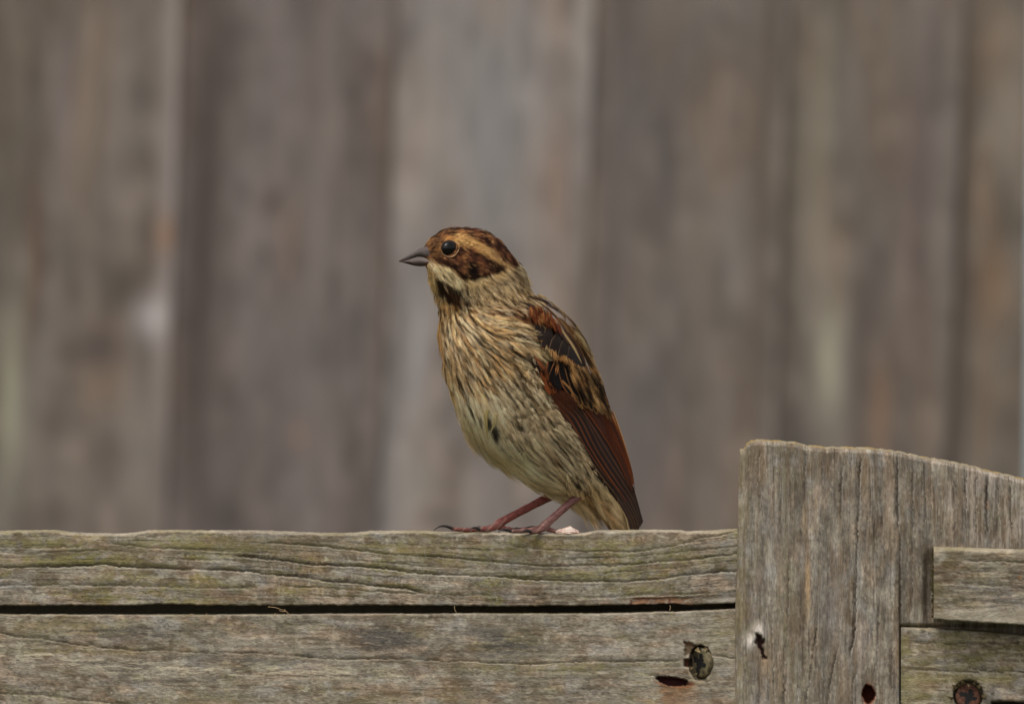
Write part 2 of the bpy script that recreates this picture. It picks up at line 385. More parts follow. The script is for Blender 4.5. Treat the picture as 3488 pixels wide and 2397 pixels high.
def paintA(px, py, dark, lip, green):
    wA = ip([(-200, -4), (0, 0), (400, -8), (700, 2), (1000, 24), (1300, 46), (1600, 64), (1850, 74), (2050, 74), (2250, 60), (2510, 20), (2700, -20)], px) * (.55 + .45 * sstep(1810, 1960, py))
    c = wood_base(px, py, 500, moss=.85, warp=wA)
    hl = hairlines(px, py, 130, 581, slope=lambda x, y: (ip([(0, 0), (400, 0), (700, .04), (1200, .07), (1700, .03), (1950, -.01), (2200, -.06), (2510, -.16)], x)))
    dark = np.maximum(dark, hl)
    # growth bands between the splits, mossy in the hollows
    c = mix(c, lin(MOSS), .6 * green * sstep(.35, .6, fbm(px / 80, py / 30, 541, 3)))
    for (sx, sy, rx, ry, w) in [(320, 1905, 200, 20, .75), (420, 1965, 130, 18, .5), (600, 2000, 120, 20, .55), (420, 2036, 110, 14, .5), (620, 2045, 130, 12, .55), (560, 1850, 160, 22, .5), (820, 1865, 160, 30, .55), (100, 1905, 110, 16, .5), (90, 1850, 160, 16, .6),
                             (1350, 1860, 170, 25, .5), (1700, 1870, 160, 22, .45), (1950, 1955, 130, 16, .6), (2170, 2010, 140, 20, .45), (2050, 1855, 170, 26, .5), (2300, 1890, 120, 20, .35), (980, 2010, 60, 14, .6), (1560, 1905, 180, 26, .45)]:
        q = ((px - sx) / rx) ** 2 + ((py - sy) / ry) ** 2
        n = fbm(px / 22, py / 13, 551, 3)
        c = mix(c, lin((122, 114, 72)) * (.75 + .6 * n)[..., None], min(1, w * 1.35) * np.exp(-q) * sstep(.25, .58, n))
    c = mix(c, lin((104, 92, 70)), .5 * np.exp(-((px - 900) / 260) ** 2 - ((py - 1850) / 40) ** 2))
    # tiny pale grazing marks across the grain
    xs0 = rng.uniform(860, 1560, 110); ys0 = rng.uniform(1880, 2040, 110); ln = rng.uniform(4, 15, 110)
    for a, b, l in zip(xs0, ys0, ln):
        i0 = np.searchsorted(px[0], a - 6); i1 = np.searchsorted(px[0], a + 6)
        if i1 <= i0: continue
        sx, sy = px[:, i0:i1], py[:, i0:i1]
        k = np.exp(-((sx - a - (sy - b) * .12) / 1.9) ** 2) * (np.abs(sy - b) < l)
        c[:, i0:i1] = mix(c[:, i0:i1], lin((182, 172, 156)), .38 * k)
    # rust stain at the lower right edge
    n = fbm(px / 30, py / 12, 571, 4)
    k = sstep(2140, 2175, px + 30 * (n - .5)) * sstep(2375, 2330, px) * sstep(2031, 2038, py + 8 * (n - .5) - (px - 2260) * -.02)
    c = mix(c, lin((136, 96, 68)) * (.45 + 1.1 * n)[..., None], .8 * k * sstep(.3, .5, fbm(px / 14, py / 8, 573, 3)))
    k2 = np.exp(-((py - 2035 + (px - 2250) * .03) / 3) ** 2) * sstep(2150, 2165, px) * sstep(2290, 2260, px) + np.exp(-((px - 2280) / 5) ** 2) * sstep(2034, 2040, py) + np.exp(-((px - 2150) / 5) ** 2) * sstep(2040, 2046, py)
    c = mix(c, lin((96, 46, 26)), np.clip(.8 * k2, 0, 1))
    k3 = sstep(2380, 2430, px) * sstep(2036, 2048, py + (px - 2400) * .1)
    c = mix(c, lin((178, 170, 158)), .6 * k3)
    c = mix(c, lin((178, 168, 150)), .3 * lip)
    c = mix(c, lin((34, 30, 22)), np.clip(dark * 1.0, 0, .95))
    hadd = -.0006 * k
    return c, hadd
railA = rail_mesh('rail', topA, botA, .006, .027, cracksA, 500, paintA, rows=84)

topB = [(-1500, 2092), (0, 2090), (640, 2091), (1300, 2088), (1600, 2087), (2000, 2087), (2200, 2083), (2300, 2081), (2507, 2071), (2640, 2066)]
botB = [(-1500, 3000), (2640, 3000)]
cracksB = [
    ([(0, 2157), (56, 2168), (123, 2171), (224, 2191), (291, 2199), (392, 2210), (476, 2219), (532, 2213), (616, 2219), (727, 2224), (839, 2224), (951, 2230), (1035, 2236), (1119, 2244), (1200, 2246), (1331, 2243), (1456, 2246), (1512, 2254), (1586, 2251), (1711, 2260), (1825, 2263), (1939, 2254), (2109, 2254), (2223, 2251), (2345, 2249)], 2.3, .8),
    ([(0, 2362), (140, 2367), (336, 2392), (520, 2404)], 2.2, .6), ([(2400, 2222), (2427, 2229), (2507, 2243)], 2.6, .8), ([(2170, 2295), (2220, 2299), (2336, 2308), (2460, 2330)], 2.2, .7),
    ([(900, 2128), (1300, 2136), (1600, 2140)], 1.4, .25), ([(1400, 2330), (1900, 2345), (2230, 2360)], 1.4, .25), ([(400, 2330), (800, 2345), (1200, 2352)], 1.4, .25),
]
def paintB(px, py, dark, lip, green):
    wB = ip([(-200, -20), (0, 0), (400, 45), (900, 66), (1500, 84), (2000, 92), (2510, 84), (2700, 80)], px)
    c = wood_base(px, py, 700, moss=.5, warp=wB)
    hl = hairlines(px, py, 90, 781, L=(25, 120), w=(.9, 1.6), a=(.2, .6), slope=lambda x, y: ip([(0, .13), (500, .08), (1000, .03), (2510, 0)], x))
    dark = np.maximum(dark, hl)
    n = fbm(px / 22, py / 13, 751, 4); n2 = fbm(px / 60, py / 11, 753, 4)
    for (sx, sy, rx, ry, w) in [(1900, 2280, 190, 26, .55), (1780, 2180, 120, 60, .3), (200, 2140, 200, 30, .45), (250, 2215, 240, 14, .55), (2470, 2170, 60, 60, .5), (700, 2380, 200, 30, .35), (1300, 2385, 140, 30, .4), (650, 2170, 90, 40, .3), (1640, 2275, 90, 18, .5), (2100, 2270, 200, 14, .5)]:
        q = ((px - sx) / rx) ** 2 + ((py - sy) / ry) ** 2
        c = mix(c, lin((122, 114, 72)) * (.75 + .6 * n)[..., None], w * np.exp(-q) * sstep(.25, .62, n))
    c = mix(c, lin((146, 134, 116)), .10)
    for (sx, sy, rx, ry, w) in [(1330, 2180, 90, 50, .85), (1720, 2190, 120, 60, .85), (480, 2160, 260, 36, .6), (760, 2250, 320, 24, .55), (1250, 2160, 60, 70, .6), (1560, 2150, 160, 30, .4), (480, 2300, 150, 30, .35), (1900, 2350, 240, 40, .25)]:
        q = ((px - sx) / rx) ** 2 + ((py - sy) / ry) ** 2
        c = mix(c, lin((70, 67, 64)) * (.8 + .5 * n)[..., None], w * np.exp(-q) * sstep(.3, .6, n2))
    # pale raised fibres in a ragged band
    yb = ip([(0, 2215), (112, 2224), (280, 2258), (504, 2280), (727, 2286), (1119, 2286), (1500, 2300), (2500, 2320)], px) + 20 * (fbm(px / 90, 0 * px, 761, 3) - .5)
    band = np.exp(-((py - yb) / 26) ** 2) * sstep(.5, .66, fbm(px / 42, py / 4.5, 763, 3)) * sstep(1500, 1200, px)
    c = mix(c, lin((190, 178, 152)), .75 * band)
    fib = sstep(.60, .74, fbm(px / 34, py / 3.6, 765, 3)) * sstep(.45, .6, fbm(px / 130, py / 60, 766, 3))
    c = mix(c, lin((182, 172, 152)), .3 * fib)
    c = mix(c, lin((166, 158, 144)), .35 * sstep(1900, 2250, px) * sstep(.4, .6, n2))
    c = mix(c, lin((180, 168, 140)), .28 * lip)
    c = mix(c, lin((40, 36, 24)), np.clip(dark, 0, .95))
    # rusty knot hole and the stain running down from it
    q = ((px - 2291 - (py - 2320) * .6) / 52) ** 2 + ((py - 2320 - (px - 2291) * .09) / 15) ** 2
    hole = sstep(1.25, .8, q + 1.3 * (n - .5) + .5 * (vnoise(px / 6, py / 5, 769) - .5))
    run = sstep(2318, 2332, py) * sstep(2232, 2262, px - (py - 2330) * .25 + 30 * (n - .5)) * sstep(2400, 2330, px + 26 * (n - .5)) * sstep(2520, 2330, py)
    c = mix(c, lin((124, 90, 62)) * (.5 + 1.0 * n)[..., None], .8 * run * (.5 + .9 * n2))
    edge = np.exp(-((q - 1.35) / .35) ** 2) * sstep(2316, 2324, py)
    c = mix(c, lin((122, 68, 40)), .7 * edge * (.4 + .9 * n))
    c = mix(c, lin((62, 34, 32)) * (.6 + .9 * n2)[..., None], hole)
    # torn pocket round the screw
    q2 = ((px - 2386) / 38) ** 2 + ((py - 2256) / 58) ** 2
    pit = sstep(1.15, .85, q2 + .25 * (n - .5))
    jx_ = 14 * (fbm(px / 9, py / 9, 771, 3) - .5)
    poly = sstep(2330, 2336, px + jx_) * sstep(2420, 2400, px) * sstep(2181 + 0, 2189, py + jx_ - (px - 2330) * .25) * sstep(2232, 2222, py - (2370 - px) * .1)
    poly2 = sstep(2328, 2334, px) * sstep(2362, 2352, px) * sstep(2242, 2246, py) * sstep(2272, 2266, py - (px - 2330) * .2)
    c = mix(c, lin((110, 92, 72)) * (.6 + .8 * n2)[..., None], np.clip(poly, 0, 1))
    c = mix(c, lin((110, 58, 36)), .8 * poly * np.exp(-((py - 2184 - (px - 2330) * .25) / 7) ** 2))
    c = mix(c, lin((74, 44, 32)), poly2); c = mix(c, lin((70, 60, 44)), .8 * pit)
    rim = np.exp(-((q2 - 1.35) / .18) ** 2) * sstep(2270, 2290, py)
    c = mix(c, lin((186, 170, 140)), .6 * rim)
    hadd = -.0045 * hole - .0045 * pit - .0016 * np.clip(poly, 0, 1) - .002 * poly2
    return c, hadd
railB = rail_mesh('rail', topB, botB, .0062, .030, cracksB, 700, paintB, rows=262, dscale=.8, bevel=5)

# post: one sheet of rows along y, wrapped round its sides
topP = [(2440, 1545), (2523, 1530), (2530, 1510), (2545, 1500), (2562, 1497), (2626, 1500), (2697, 1506), (2744, 1516), (2814, 1522), (2920, 1523), (2978, 1526), (3049, 1535), (3108, 1547), (3155, 1557), (3249, 1572), (3313, 1586), (3366, 1601), (3436, 1617), (3488, 1630), (3700, 1700), (3900, 1780)]
vcr = [([(1577, 2867), (1700, 2866), (1812, 2864)], 2.2, 1.0), ([(1536, 2934), (1700, 2927), (1836, 2920), (1988, 2917), (2135, 2914), (2223, 2899), (2260, 2892)], 2.4, 1.0), ([(1700, 3005), (1836, 3005)], 1.6, .7),
       ([(1530, 3058), (1742, 3058), (1830, 3062)], 2.2, .8), ([(1800, 3067), (2140, 3067)], 3, .7), ([(1560, 3112), (1742, 3108), (2123, 3108)], 2.2, .6), ([(1607, 3363), (1847, 3363)], 3.0, 1.0), ([(1617, 3445), (1850, 3446)], 2, .8), ([(1600, 3400), (1850, 3398)], 1.6, .55),
       ([(1560, 3150), (1830, 3152)], 1.8, .55), ([(1570, 3200), (1700, 3203), (1850, 3206)], 1.4, .4), ([(1575, 3250), (1860, 3252)], 1.6, .5), ([(1580, 3290), (1860, 3292)], 1.8, .55), ([(1590, 3325), (1860, 3326)], 1.4, .4), ([(2290, 2676), (2397, 2672), (2500, 2670)], 2.2, .8),
       ([(1505, 2590), (1600, 2584), (1760, 2588)], 1.6, .5), ([(1900, 2690), (2100, 2684), (2300, 2668)], 1.5, .4), ([(1506, 2660), (1650, 2664)], 1.4, .4), ([(1515, 2745), (1640, 2742), (1900, 2748)], 1.5, .4), ([(1960, 2790), (2160, 2782), (2350, 2752), (2500, 2740)], 1.6, .55), ([(2180, 2860), (2280, 2838), (2420, 2816), (2520, 2806)], 1.8, .6),
       ([(2230, 2984), (2300, 2978), (2340, 2976)], 1.6, .6), ([(2000, 3000), (2200, 2990), (2330, 2984), (2430, 2990)], 1.6, .45), ([(1540, 2800), (1700, 2804)], 1.5, .35), ([(2240, 2930), (2330, 2906), (2450, 2900)], 1.6, .5), ([(2050, 2620), (2200, 2632), (2420, 2640)], 1.4, .35), ([(2160, 3040), (2500, 3034)], 2, .4)]
def post_mesh():
    xs = np.arange(2508, 3860, 3.5); rows = 330
    t = np.linspace(0, 1, rows)[:, None]
    tt = np.where(t < .85, t / .85, 1 + (t - .85) / .15)       # dense to y=2420, then down
    yt = ip(topP, xs)
    # growth rings end in small scallops along the sawn top
    ph = ip([(2508, 0), (2700, 3.2), (3000, 8.1), (3488, 21.5), (3860, 31)], xs) + .5 * fbm(xs / 60, 0 * xs, 811, 2)
    yt = yt + 3.5 * np.abs(np.sin(ph * math.pi)) ** .6 * -1 + 3 + 2.5 * (fbm(xs / 7, 0 * xs, 812, 2) - .5)
    ys = 6
    f0 = yt + ys
    py = np.where(tt <= 1, f0[None] + (2420 - f0[None]) * np.minimum(tt, 1), 2420 + (tt - 1) * 3200)
    px = np.broadcast_to(xs[None], py.shape)
    edge = ip([(1490, 2524), (1536, 2522), (1900, 2512), (2100, 2506), (5700, 2504)], py)   # left side
    k = sstep(0, 1, (px - 2508) / 30); px = px + (edge - 2508) * (1 - sstep(0, 600, px - 2508))
    dark, depth, lip, green = crack_field(py, px, vcr, 820)
    c = wood_base(py, px, 840, moss=.25)
    # upright drying checks
    g_ = np.random.default_rng(881)
    for _ in range(220):
        x, y, l, ww, aa = g_.uniform(2512, 3500), g_.uniform(1500, 2430), g_.uniform(25, 170), g_.uniform(.9, 2.0), g_.uniform(.25, .8)
        m = (np.abs(px - x) < 14) & (np.abs(py - y) < l)
        if m.any():
            dy = py[m] - y; xc = x + 5 * (vnoise(dy / 30 + x, 0 * dy, 882) - .5)
            dark[m] = np.maximum(dark[m], aa * np.exp(-((px[m] - xc) / ww) ** 2) * np.clip(1 - (dy / l) ** 2, 0, 1))
    c = mix(c, lin((142, 133, 122)), .25) * .86
    c *= (1 + .7 * (fbm(px / 5, py / 70, 854, 3) - .5) + .5 * (fbm(px / 17, py / 320, 855, 3) - .5))[..., None]
    c = mix(c, lin((112, 94, 72)), .5 * sstep(.56, .72, fbm(px / 15, py / 160, 856, 3)))
    n = fbm(px / 13, py / 22, 851, 4); n2 = fbm(px / 8, py / 90, 852, 3)
    c *= (1 + .35 * (fbm(px / 42, py / 700, 853, 3) - .5) * 2)[..., None]
    c = mix(c, lin((126, 118, 84)), .45 * sstep(2575, 2515, px + 20 * (n - .5)) * sstep(.3, .6, n))        # algae on the left arris
    c = mix(c, lin((128, 118, 86)), .35 * np.exp(-((px - 2680) / 26) ** 2) * sstep(.35, .6, n2))
    c = mix(c, lin((176, 164, 150)), .5 * sstep(.5, .7, n2) * sstep(3190, 3240, px))
    for (sx, sy, rx, ry, cc, w) in [(2752, 1985, 8, 90, (186, 152, 114), .8), (2740, 1760, 7, 50, (180, 158, 128), .7), (2755, 2080, 10, 40, (170, 150, 122), .6), (2780, 1690, 6, 60, (160, 134, 104), .5), (3060, 1770, 26, 14, (176, 166, 150), .35), (2930, 2200, 14, 90, (176, 160, 146), .5),
                                  (3363, 1720, 5, 14, (170, 116, 62), .7), (3030, 1700, 12, 60, (160, 140, 122), .5), (2830, 2050, 40, 160, (120, 116, 114), .35), (2650, 1800, 50, 150, (124, 118, 112), .35), (3350, 1640, 60, 40, (168, 156, 146), .4)]:
        c = mix(c, lin(cc), w * np.exp(-((px - sx) / rx) ** 2 - ((py - sy) / ry) ** 2))
    # wood sweeping round the nail hole
    q = ((px - 2959) / 20) ** 2 + ((py - 2363) / 30) ** 2 + .9 * (fbm(px / 10, py / 14, 858, 3) - .5)
    hole = sstep(1.2, .8, q)
    # dark resin knot and white resin
    k1 = np.exp(-((px - 2588 - 8 * (n - .5)) / 17) ** 2 - ((py - 2150) / 24) ** 2) + np.exp(-((px - 2556) / 17) ** 2 - ((py - 2186) / 24) ** 2)
    c = mix(c, lin((214, 202, 190)), np.clip(1.1 * k1 * (.5 + n), 0, .95))
    q3 = np.abs(px - (2578 + (py - 2155) * .30) - 26 * (n - .5) - 12 * (vnoise(px / 9, py / 9, 857) - .5)) / (11.5 + 3.0 * np.sin((py - 2150) / 15.0)); m3 = sstep(2150, 2162, py) * sstep(2250, 2236, py)
    kk = sstep(1.25, .7, q3) * m3
    c = mix(c, lin((176, 150, 122)), .5 * np.exp(-((px - 2606) / 16) ** 2) * sstep(2200, 2240, py) * sstep(2330, 2260, py))
    c = mix(c, lin((176, 168, 156)), .35 * lip)
    c = mix(c, lin((48, 42, 36)), np.clip(dark * .95, 0, .95))
    c = mix(c, lin((52, 32, 30)) * (.6 + .8 * n)[..., None], kk)
    c = mix(c, lin((118, 60, 34)), .9 * np.exp(-((q - 1.1) / .35) ** 2)); c = mix(c, lin((70, 34, 22)), hole)
    # right half set back where the rails are housed
    back = sstep(3062, 3069, px) * sstep(1750, 2130, py)
    lower = sstep(3060, 3070, px) * sstep(2120, 2138, py)
    h = .00035 * (fbm(px / 8, py / 160, 861, 4) - .5) + .0010 * (fbm(px / 55, py / 500, 862, 3) - .5) + .0002 * (fbm(px / 6, py / 14, 863, 2) - .5)
    h = h - .0013 * depth + .0002 * lip - .0035 * back - .006 * hole - .0022 * kk - .003 * lower + .0006 * np.clip(k1, 0, 1)
    h = h - .0018 * sstep(3138, 3160, px) * sstep(1862, 1925, py)
    h = h - .0012 * np.exp(-((px - 3050) / 12) ** 2) * sstep(2060, 2200, py)
    h = h - .0035 * np.maximum(0, 1 - (px - edge) / 22) ** 2
    h = h - .0011 * sstep(.1, 1.0, 1 - np.minimum(1, (py - f0[None]) / 12))
    F = Wp(px, py, -h)
    tb = []; tcx = []
    for (dy, dz) in [(2.5, .0012), (.5, .0026), (-.5, .006), (-2, .018), (-1, .03)]:
        tb.append(Wp(px[0], yt + ys * .0 + dy + 1.0 * (fbm(xs / 6, 0 * xs + dz * 2000, 871, 2) - .5), -h[0] + dz))
        tcx.append(mix(lin((146, 132, 106)) * (.45 + .9 * fbm(xs / 9, 0 * xs + dz * 3000, 872, 3))[:, None], lin((138, 112, 62)), sstep(.5, .7, fbm(xs / 30, 0 * xs, 873, 2)) * .6))
    V = np.concatenate([np.stack(tb[::-1]), F]); C = np.concatenate([np.stack(tcx[::-1]), c])
    # left and right sides
    L = V[:, :1].copy(); Ls = [L + np.array([[[0, d, 0]]]) + np.array([[[o, 0, 0]]]) for d, o in ((.03, .0006), (.012, .0003), (.004, -.0002))]
    for a in Ls: a[..., 1] = np.minimum(a[..., 1], .04)
    R = V[:, -1:] + np.array([[[0, .03, 0]]])
    V = np.concatenate(Ls + [V, R], 1); C = np.concatenate([C[:, :1]] * 3 + [C, C[:, -1:]], 1)
    nr, nc = V.shape[:2]
    return mesh_obj('post', V, grid_faces(nr, nc), M_WOODV, front, C)
post = post_mesh()

def paintP(seed, moss, dk):
    def p(px, py, dark, lip, green):
        c = wood_base(px, py, seed, moss=moss)
        n = fbm(px / 60, py / 7, seed + 90, 4)
        c = mix(c, lin((190, 176, 150)), .55 * sstep(.58, .72, n))
        if dk:
            c = c * .84
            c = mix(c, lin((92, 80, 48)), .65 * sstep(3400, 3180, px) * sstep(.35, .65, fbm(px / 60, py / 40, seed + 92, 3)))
            c = mix(c, lin((88, 78, 62)), .4 * sstep(.5, .35, n))
            c = mix(c, lin((178, 166, 146)), .5 * sstep(2060, 2090, py + 20 * (n - .5)))
            c = mix(c, lin((166, 110, 50)), .7 * np.exp(-((px - 3470) / 5) ** 2 - ((py - 1963) / 5) ** 2))
        else:
            c = mix(c, lin((126, 118, 66)), .4 * sstep(.45, .65, fbm(px / 90, py / 30, seed + 93, 3)))
            q = ((px - 3299) / 52) ** 2 + ((py - 2366) / 52) ** 2
            c = mix(c, lin((60, 52, 40)), .9 * sstep(1.1, .85, q))
            k = np.exp(-((px - 3100) / 60) ** 2 - ((py - 2340) / 50) ** 2); c = mix(c, lin((140, 132, 90)), .4 * k)
        c = mix(c, lin((186, 174, 150)), .5 * lip)
        c = mix(c, lin((44, 38, 28)), np.clip(dark, 0, .95))
        hadd = 0 * px if dk else -.003 * sstep(1.1, .8, ((px - 3299) / 52) ** 2 + ((py - 2366) / 52) ** 2)
        if not dk:
            slot = sstep(3372, 3384, px) * sstep(2385, 2390, py) * sstep(2440, 2430, py); hadd = hadd - .003 * slot
            c = mix(c, lin((30, 26, 20)), slot)
        return c, hadd
    return p
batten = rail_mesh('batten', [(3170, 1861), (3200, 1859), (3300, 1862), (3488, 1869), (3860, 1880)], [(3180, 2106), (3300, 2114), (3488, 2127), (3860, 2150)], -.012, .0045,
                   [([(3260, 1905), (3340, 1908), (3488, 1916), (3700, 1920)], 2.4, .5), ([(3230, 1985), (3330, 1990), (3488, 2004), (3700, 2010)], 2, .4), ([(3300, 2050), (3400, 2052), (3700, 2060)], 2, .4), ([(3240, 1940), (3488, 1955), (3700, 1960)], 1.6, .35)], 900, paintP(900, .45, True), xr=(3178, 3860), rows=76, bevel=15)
# sawn, furry left end of the batten
def ragged_end():
    V, F, C = [], [], []
    for k in range(120):
        y = rng.uniform(1866, 2102); L = rng.uniform(3, 11) * (1.6 if 1940 < y < 2010 else 1); w = rng.uniform(2, 5)
        Y = rng.uniform(-.0115, .002); b = len(V)
        V += [Wp(3181, y - w, Y), Wp(3181, y + w, Y + .0004), Wp(3179 - L, y + rng.uniform(-2, 3), Y - .0003)]
        F.append((b, b + 1, b + 2)); cc = lin((112, 102, 66)) * rng.uniform(.6, 1.3); C += [cc] * 3
    v, f = box(0, 1, 0, 1, 0, 1)
    b = len(V)
    q = [Wp(3178.5, 1866, -.0112), Wp(3178.5, 2101, -.0112), Wp(3178.5, 2101, .0044), Wp(3178.5, 1866, .0044)]
    V += q; F.append((b, b + 1, b + 2, b + 3)); C += [lin((96, 86, 62))] * 4
    tag(mesh_obj('sawn_end', np.array(V), F, M_WOODH, batten, np.array(C), smooth=False), kind='stuff')
batten['_off'] = list(front.location)
ragged_end()
plank = rail_mesh('plank', [(3060, 2132), (3180, 2137), (3300, 2143), (3488, 2157), (3860, 2186)], [(3060, 3000), (3860, 3000)], .0022, .02,
                  [([(3075, 2186), (3200, 2190), (3290, 2191)], 1.8, .6), ([(3070, 2279), (3150, 2281), (3213, 2285), (3300, 2286), (3390, 2287)], 2.6, .9), ([(3310, 2250), (3400, 2251), (3600, 2256)], 1.8, .6), ([(3330, 2296), (3488, 2297), (3600, 2300)], 1.6, .5), ([(3240, 2208), (3390, 2212), (3500, 2210)], 1.5, .5), ([(3300, 2176), (3360, 2178)], 1.4, .5)],
                  940, paintP(940, .5, False), xr=(3069, 3860), rows=150, bevel=6)

v, f = box(-.36, .12, .0305, .036, (1198 - 3000) * S, (1198 - 1985) * S)
mesh_obj('backing_board', v, f, M_WOODH, front, np.tile(lin((96, 88, 72)), (8, 1)), smooth=False)
# screws
def lathe(prof, n=28):
    P = np.array(prof, float); a = np.linspace(0, 2 * math.pi, n, endpoint=False)
    V = np.stack([P[:, 0:1] * np.cos(a), P[:, 0:1] * np.sin(a), np.broadcast_to(P[:, 1:2], (len(P), n))], -1)
    return V.reshape(-1, 3), grid_faces(len(P), n, True)
def screw(px, py, Y, r, yaw, pitch, mat, parent, star=5):
    R = r * S
    V, F = lathe([(R * .2, -R * 1.5), (R * .35, -R * 1.0), (R * .9, -R * .35), (R, -R * .05), (R * .97, R * .03), (R * .8, R * .08), (R * .02, R * .09)])
    # star recess: flat dark disc on the head, its shade put in the colour
    n = 40; a = np.linspace(0, 2 * math.pi, n, endpoint=False)
    rr = R * (.36 + .30 * np.cos(a * 2 + .5) ** 2 * np.sign(np.cos(a * 4 + 1.0)) + .08 * np.sin(a * 3))
    rr = np.abs(rr) + R * .06
    from_z = R * .092
    V2 = np.concatenate([np.stack([rr * np.cos(a), rr * np.sin(a), 0 * a + R * .10], -1), np.stack([rr * .8 * np.cos(a), rr * .8 * np.sin(a), 0 * a + R * .101], -1), [[0, 0, R * .101]]])
    f2 = [(i, (i + 1) % n, n + (i + 1) % n, n + i) for i in range(n)] + [(n + i, n + (i + 1) % n, 2 * n) for i in range(n)]
    def rot(v):
        v = np.stack([v[:, 0], -v[:, 2], v[:, 1]], -1)      # face the camera (-Y)
        cy, sy, cp, sp = math.cos(yaw), math.sin(yaw), math.cos(pitch), math.sin(pitch)
        v = np.stack([v[:, 0] * cy - v[:, 1] * sy, v[:, 0] * sy + v[:, 1] * cy, v[:, 2]], -1)
        v = np.stack([v[:, 0], v[:, 1] * cp - v[:, 2] * sp, v[:, 1] * sp + v[:, 2] * cp], -1)
        return v + Wp(px, py, Y)
    o = mesh_obj('screw', rot(V), F, mat, parent)
    o['_off'] = list(front.location)
    mesh_obj('drive_recess', rot(V2), f2, M_DARK, o)
    return o
for r_ in (railA, railB, plank, post): r_['_off'] = list(front.location)
screw(2387, 2256, .0085, 52, math.radians(-50), math.radians(6), M_BRASS, railB)
screw(3299, 2372, .0030, 44, math.radians(12), math.radians(-14), M_RUST, plank)

def strands_mesh(name, polys, mat, parent, cols=None):
    V, F = [], []
    for P, r in polys:
        P = np.asarray(P); b = len(V)
        d = np.gradient(P, axis=0); d /= np.linalg.norm(d, axis=1)[:, None] + 1e-12
        n1 = np.cross(d, [0, 1, .01]); n1 /= np.linalg.norm(n1, axis=1)[:, None] + 1e-12; n2 = np.cross(d, n1)
        rr = np.broadcast_to(np.asarray(r, float), (len(P),))
        for i in range(len(P)):
            for k in range(4):
                a = k * math.pi / 2; V.append(P[i] + rr[i] * (math.cos(a) * n1[i] + math.sin(a) * n2[i]))
        for i in range(len(P) - 1):
            for k in range(4):
                F.append((b + i * 4 + k, b + i * 4 + (k + 1) % 4, b + (i + 1) * 4 + (k + 1) % 4, b + (i + 1) * 4 + k))
    return mesh_obj(name, np.array(V), np.array(F), mat, parent, cols)
# dry wisps caught in the gap between the rails
fb = [([(912, 2066), (935, 2068), (958, 2075), (975, 2082), (990, 2100)], .006), ([(950, 2078), (962, 2082), (972, 2080), (968, 2074)], .006), ([(1548, 2062), (1549, 2075), (1555, 2086)], .0045), ([(2282, 2060), (2284, 2068), (2281, 2078)], .004), ([(930, 2100), (938, 2092), (934, 2086)], .005), ([(636, 2098), (650, 2090), (660, 2092)], .005), ([(700, 2094), (704, 2086)], .005)]
for p, Y in fb: strands_mesh('dry_fibre', [(catmull(np.array([Wp(x, y, Y) for x, y in p]), 9), .00011)], M_FIBRE, railB)
# splinters round the rusty screw
def splinters(parent, off, items):
    V, F, C = [], [], []
    for (bxp, byp, tx, ty, w) in items:
        d = np.array([tx - bxp, ty - byp], float); d /= np.linalg.norm(d); nrm = np.array([-d[1], d[0]]); b = len(V)
        V += [Wp(bxp + nrm[0] * w, byp + nrm[1] * w, off + .0012), Wp(bxp - nrm[0] * w, byp - nrm[1] * w, off + .0016), Wp(tx, ty, off - .0008), Wp(bxp, byp, off + .004)]
        F += [(b, b + 1, b + 2), (b, b + 2, b + 3), (b + 1, b + 3, b + 2), (b, b + 3, b + 1)]; C += [lin((96, 80, 52)), lin((76, 62, 44)), lin((150, 132, 96)), lin((60, 50, 36))]
    tag(mesh_obj('splinter', np.array(V), F, M_WOODH, parent, np.array(C), smooth=False), kind='stuff')
splinters(plank, .0002, [(3258, 2345, 3240, 2326, 9), (3282, 2330, 3276, 2312, 10), (3300, 2328, 3298, 2338, 6), (3246, 2378, 3222, 2368, 6), (3345, 2372, 3364, 2360, 8), (3330, 2340, 3342, 2330, 9), (3270, 2336, 3260, 2322, 6), (3316, 2330, 3322, 2318, 7)])
splinters(railB, .0045, [(2350, 2276, 2362, 2272, 8), (2372, 2208, 2386, 2222, 9), (2408, 2206, 2400, 2220, 8), (2424, 2240, 2412, 2250, 7), (2424, 2270, 2410, 2268, 8), (2364, 2300, 2376, 2290, 8), (2400, 2306, 2396, 2294, 8)])

#BIRD
# ------------------------------------------------------------------ the bird
ALB = 1.12
KS = 0.42                        # the body points a little away from the camera towards the tail
def Bp(x, y, lat):
    x, y, lat = np.broadcast_arrays(np.asarray(x, float), np.asarray(y, float), np.asarray(lat, float))
    return np.stack([(x - 1744) * S, .0165 + KS * (x - 1830) * S + lat * S, (1198 - y) * S], -1)

BIRD0 = (0.011, .0165, (1198 - 1812) * S)
bird = tag(empty('songbird', BIRD0), 'small streaked brown and buff songbird with a dark eye perched on the fence rail', 'bird')

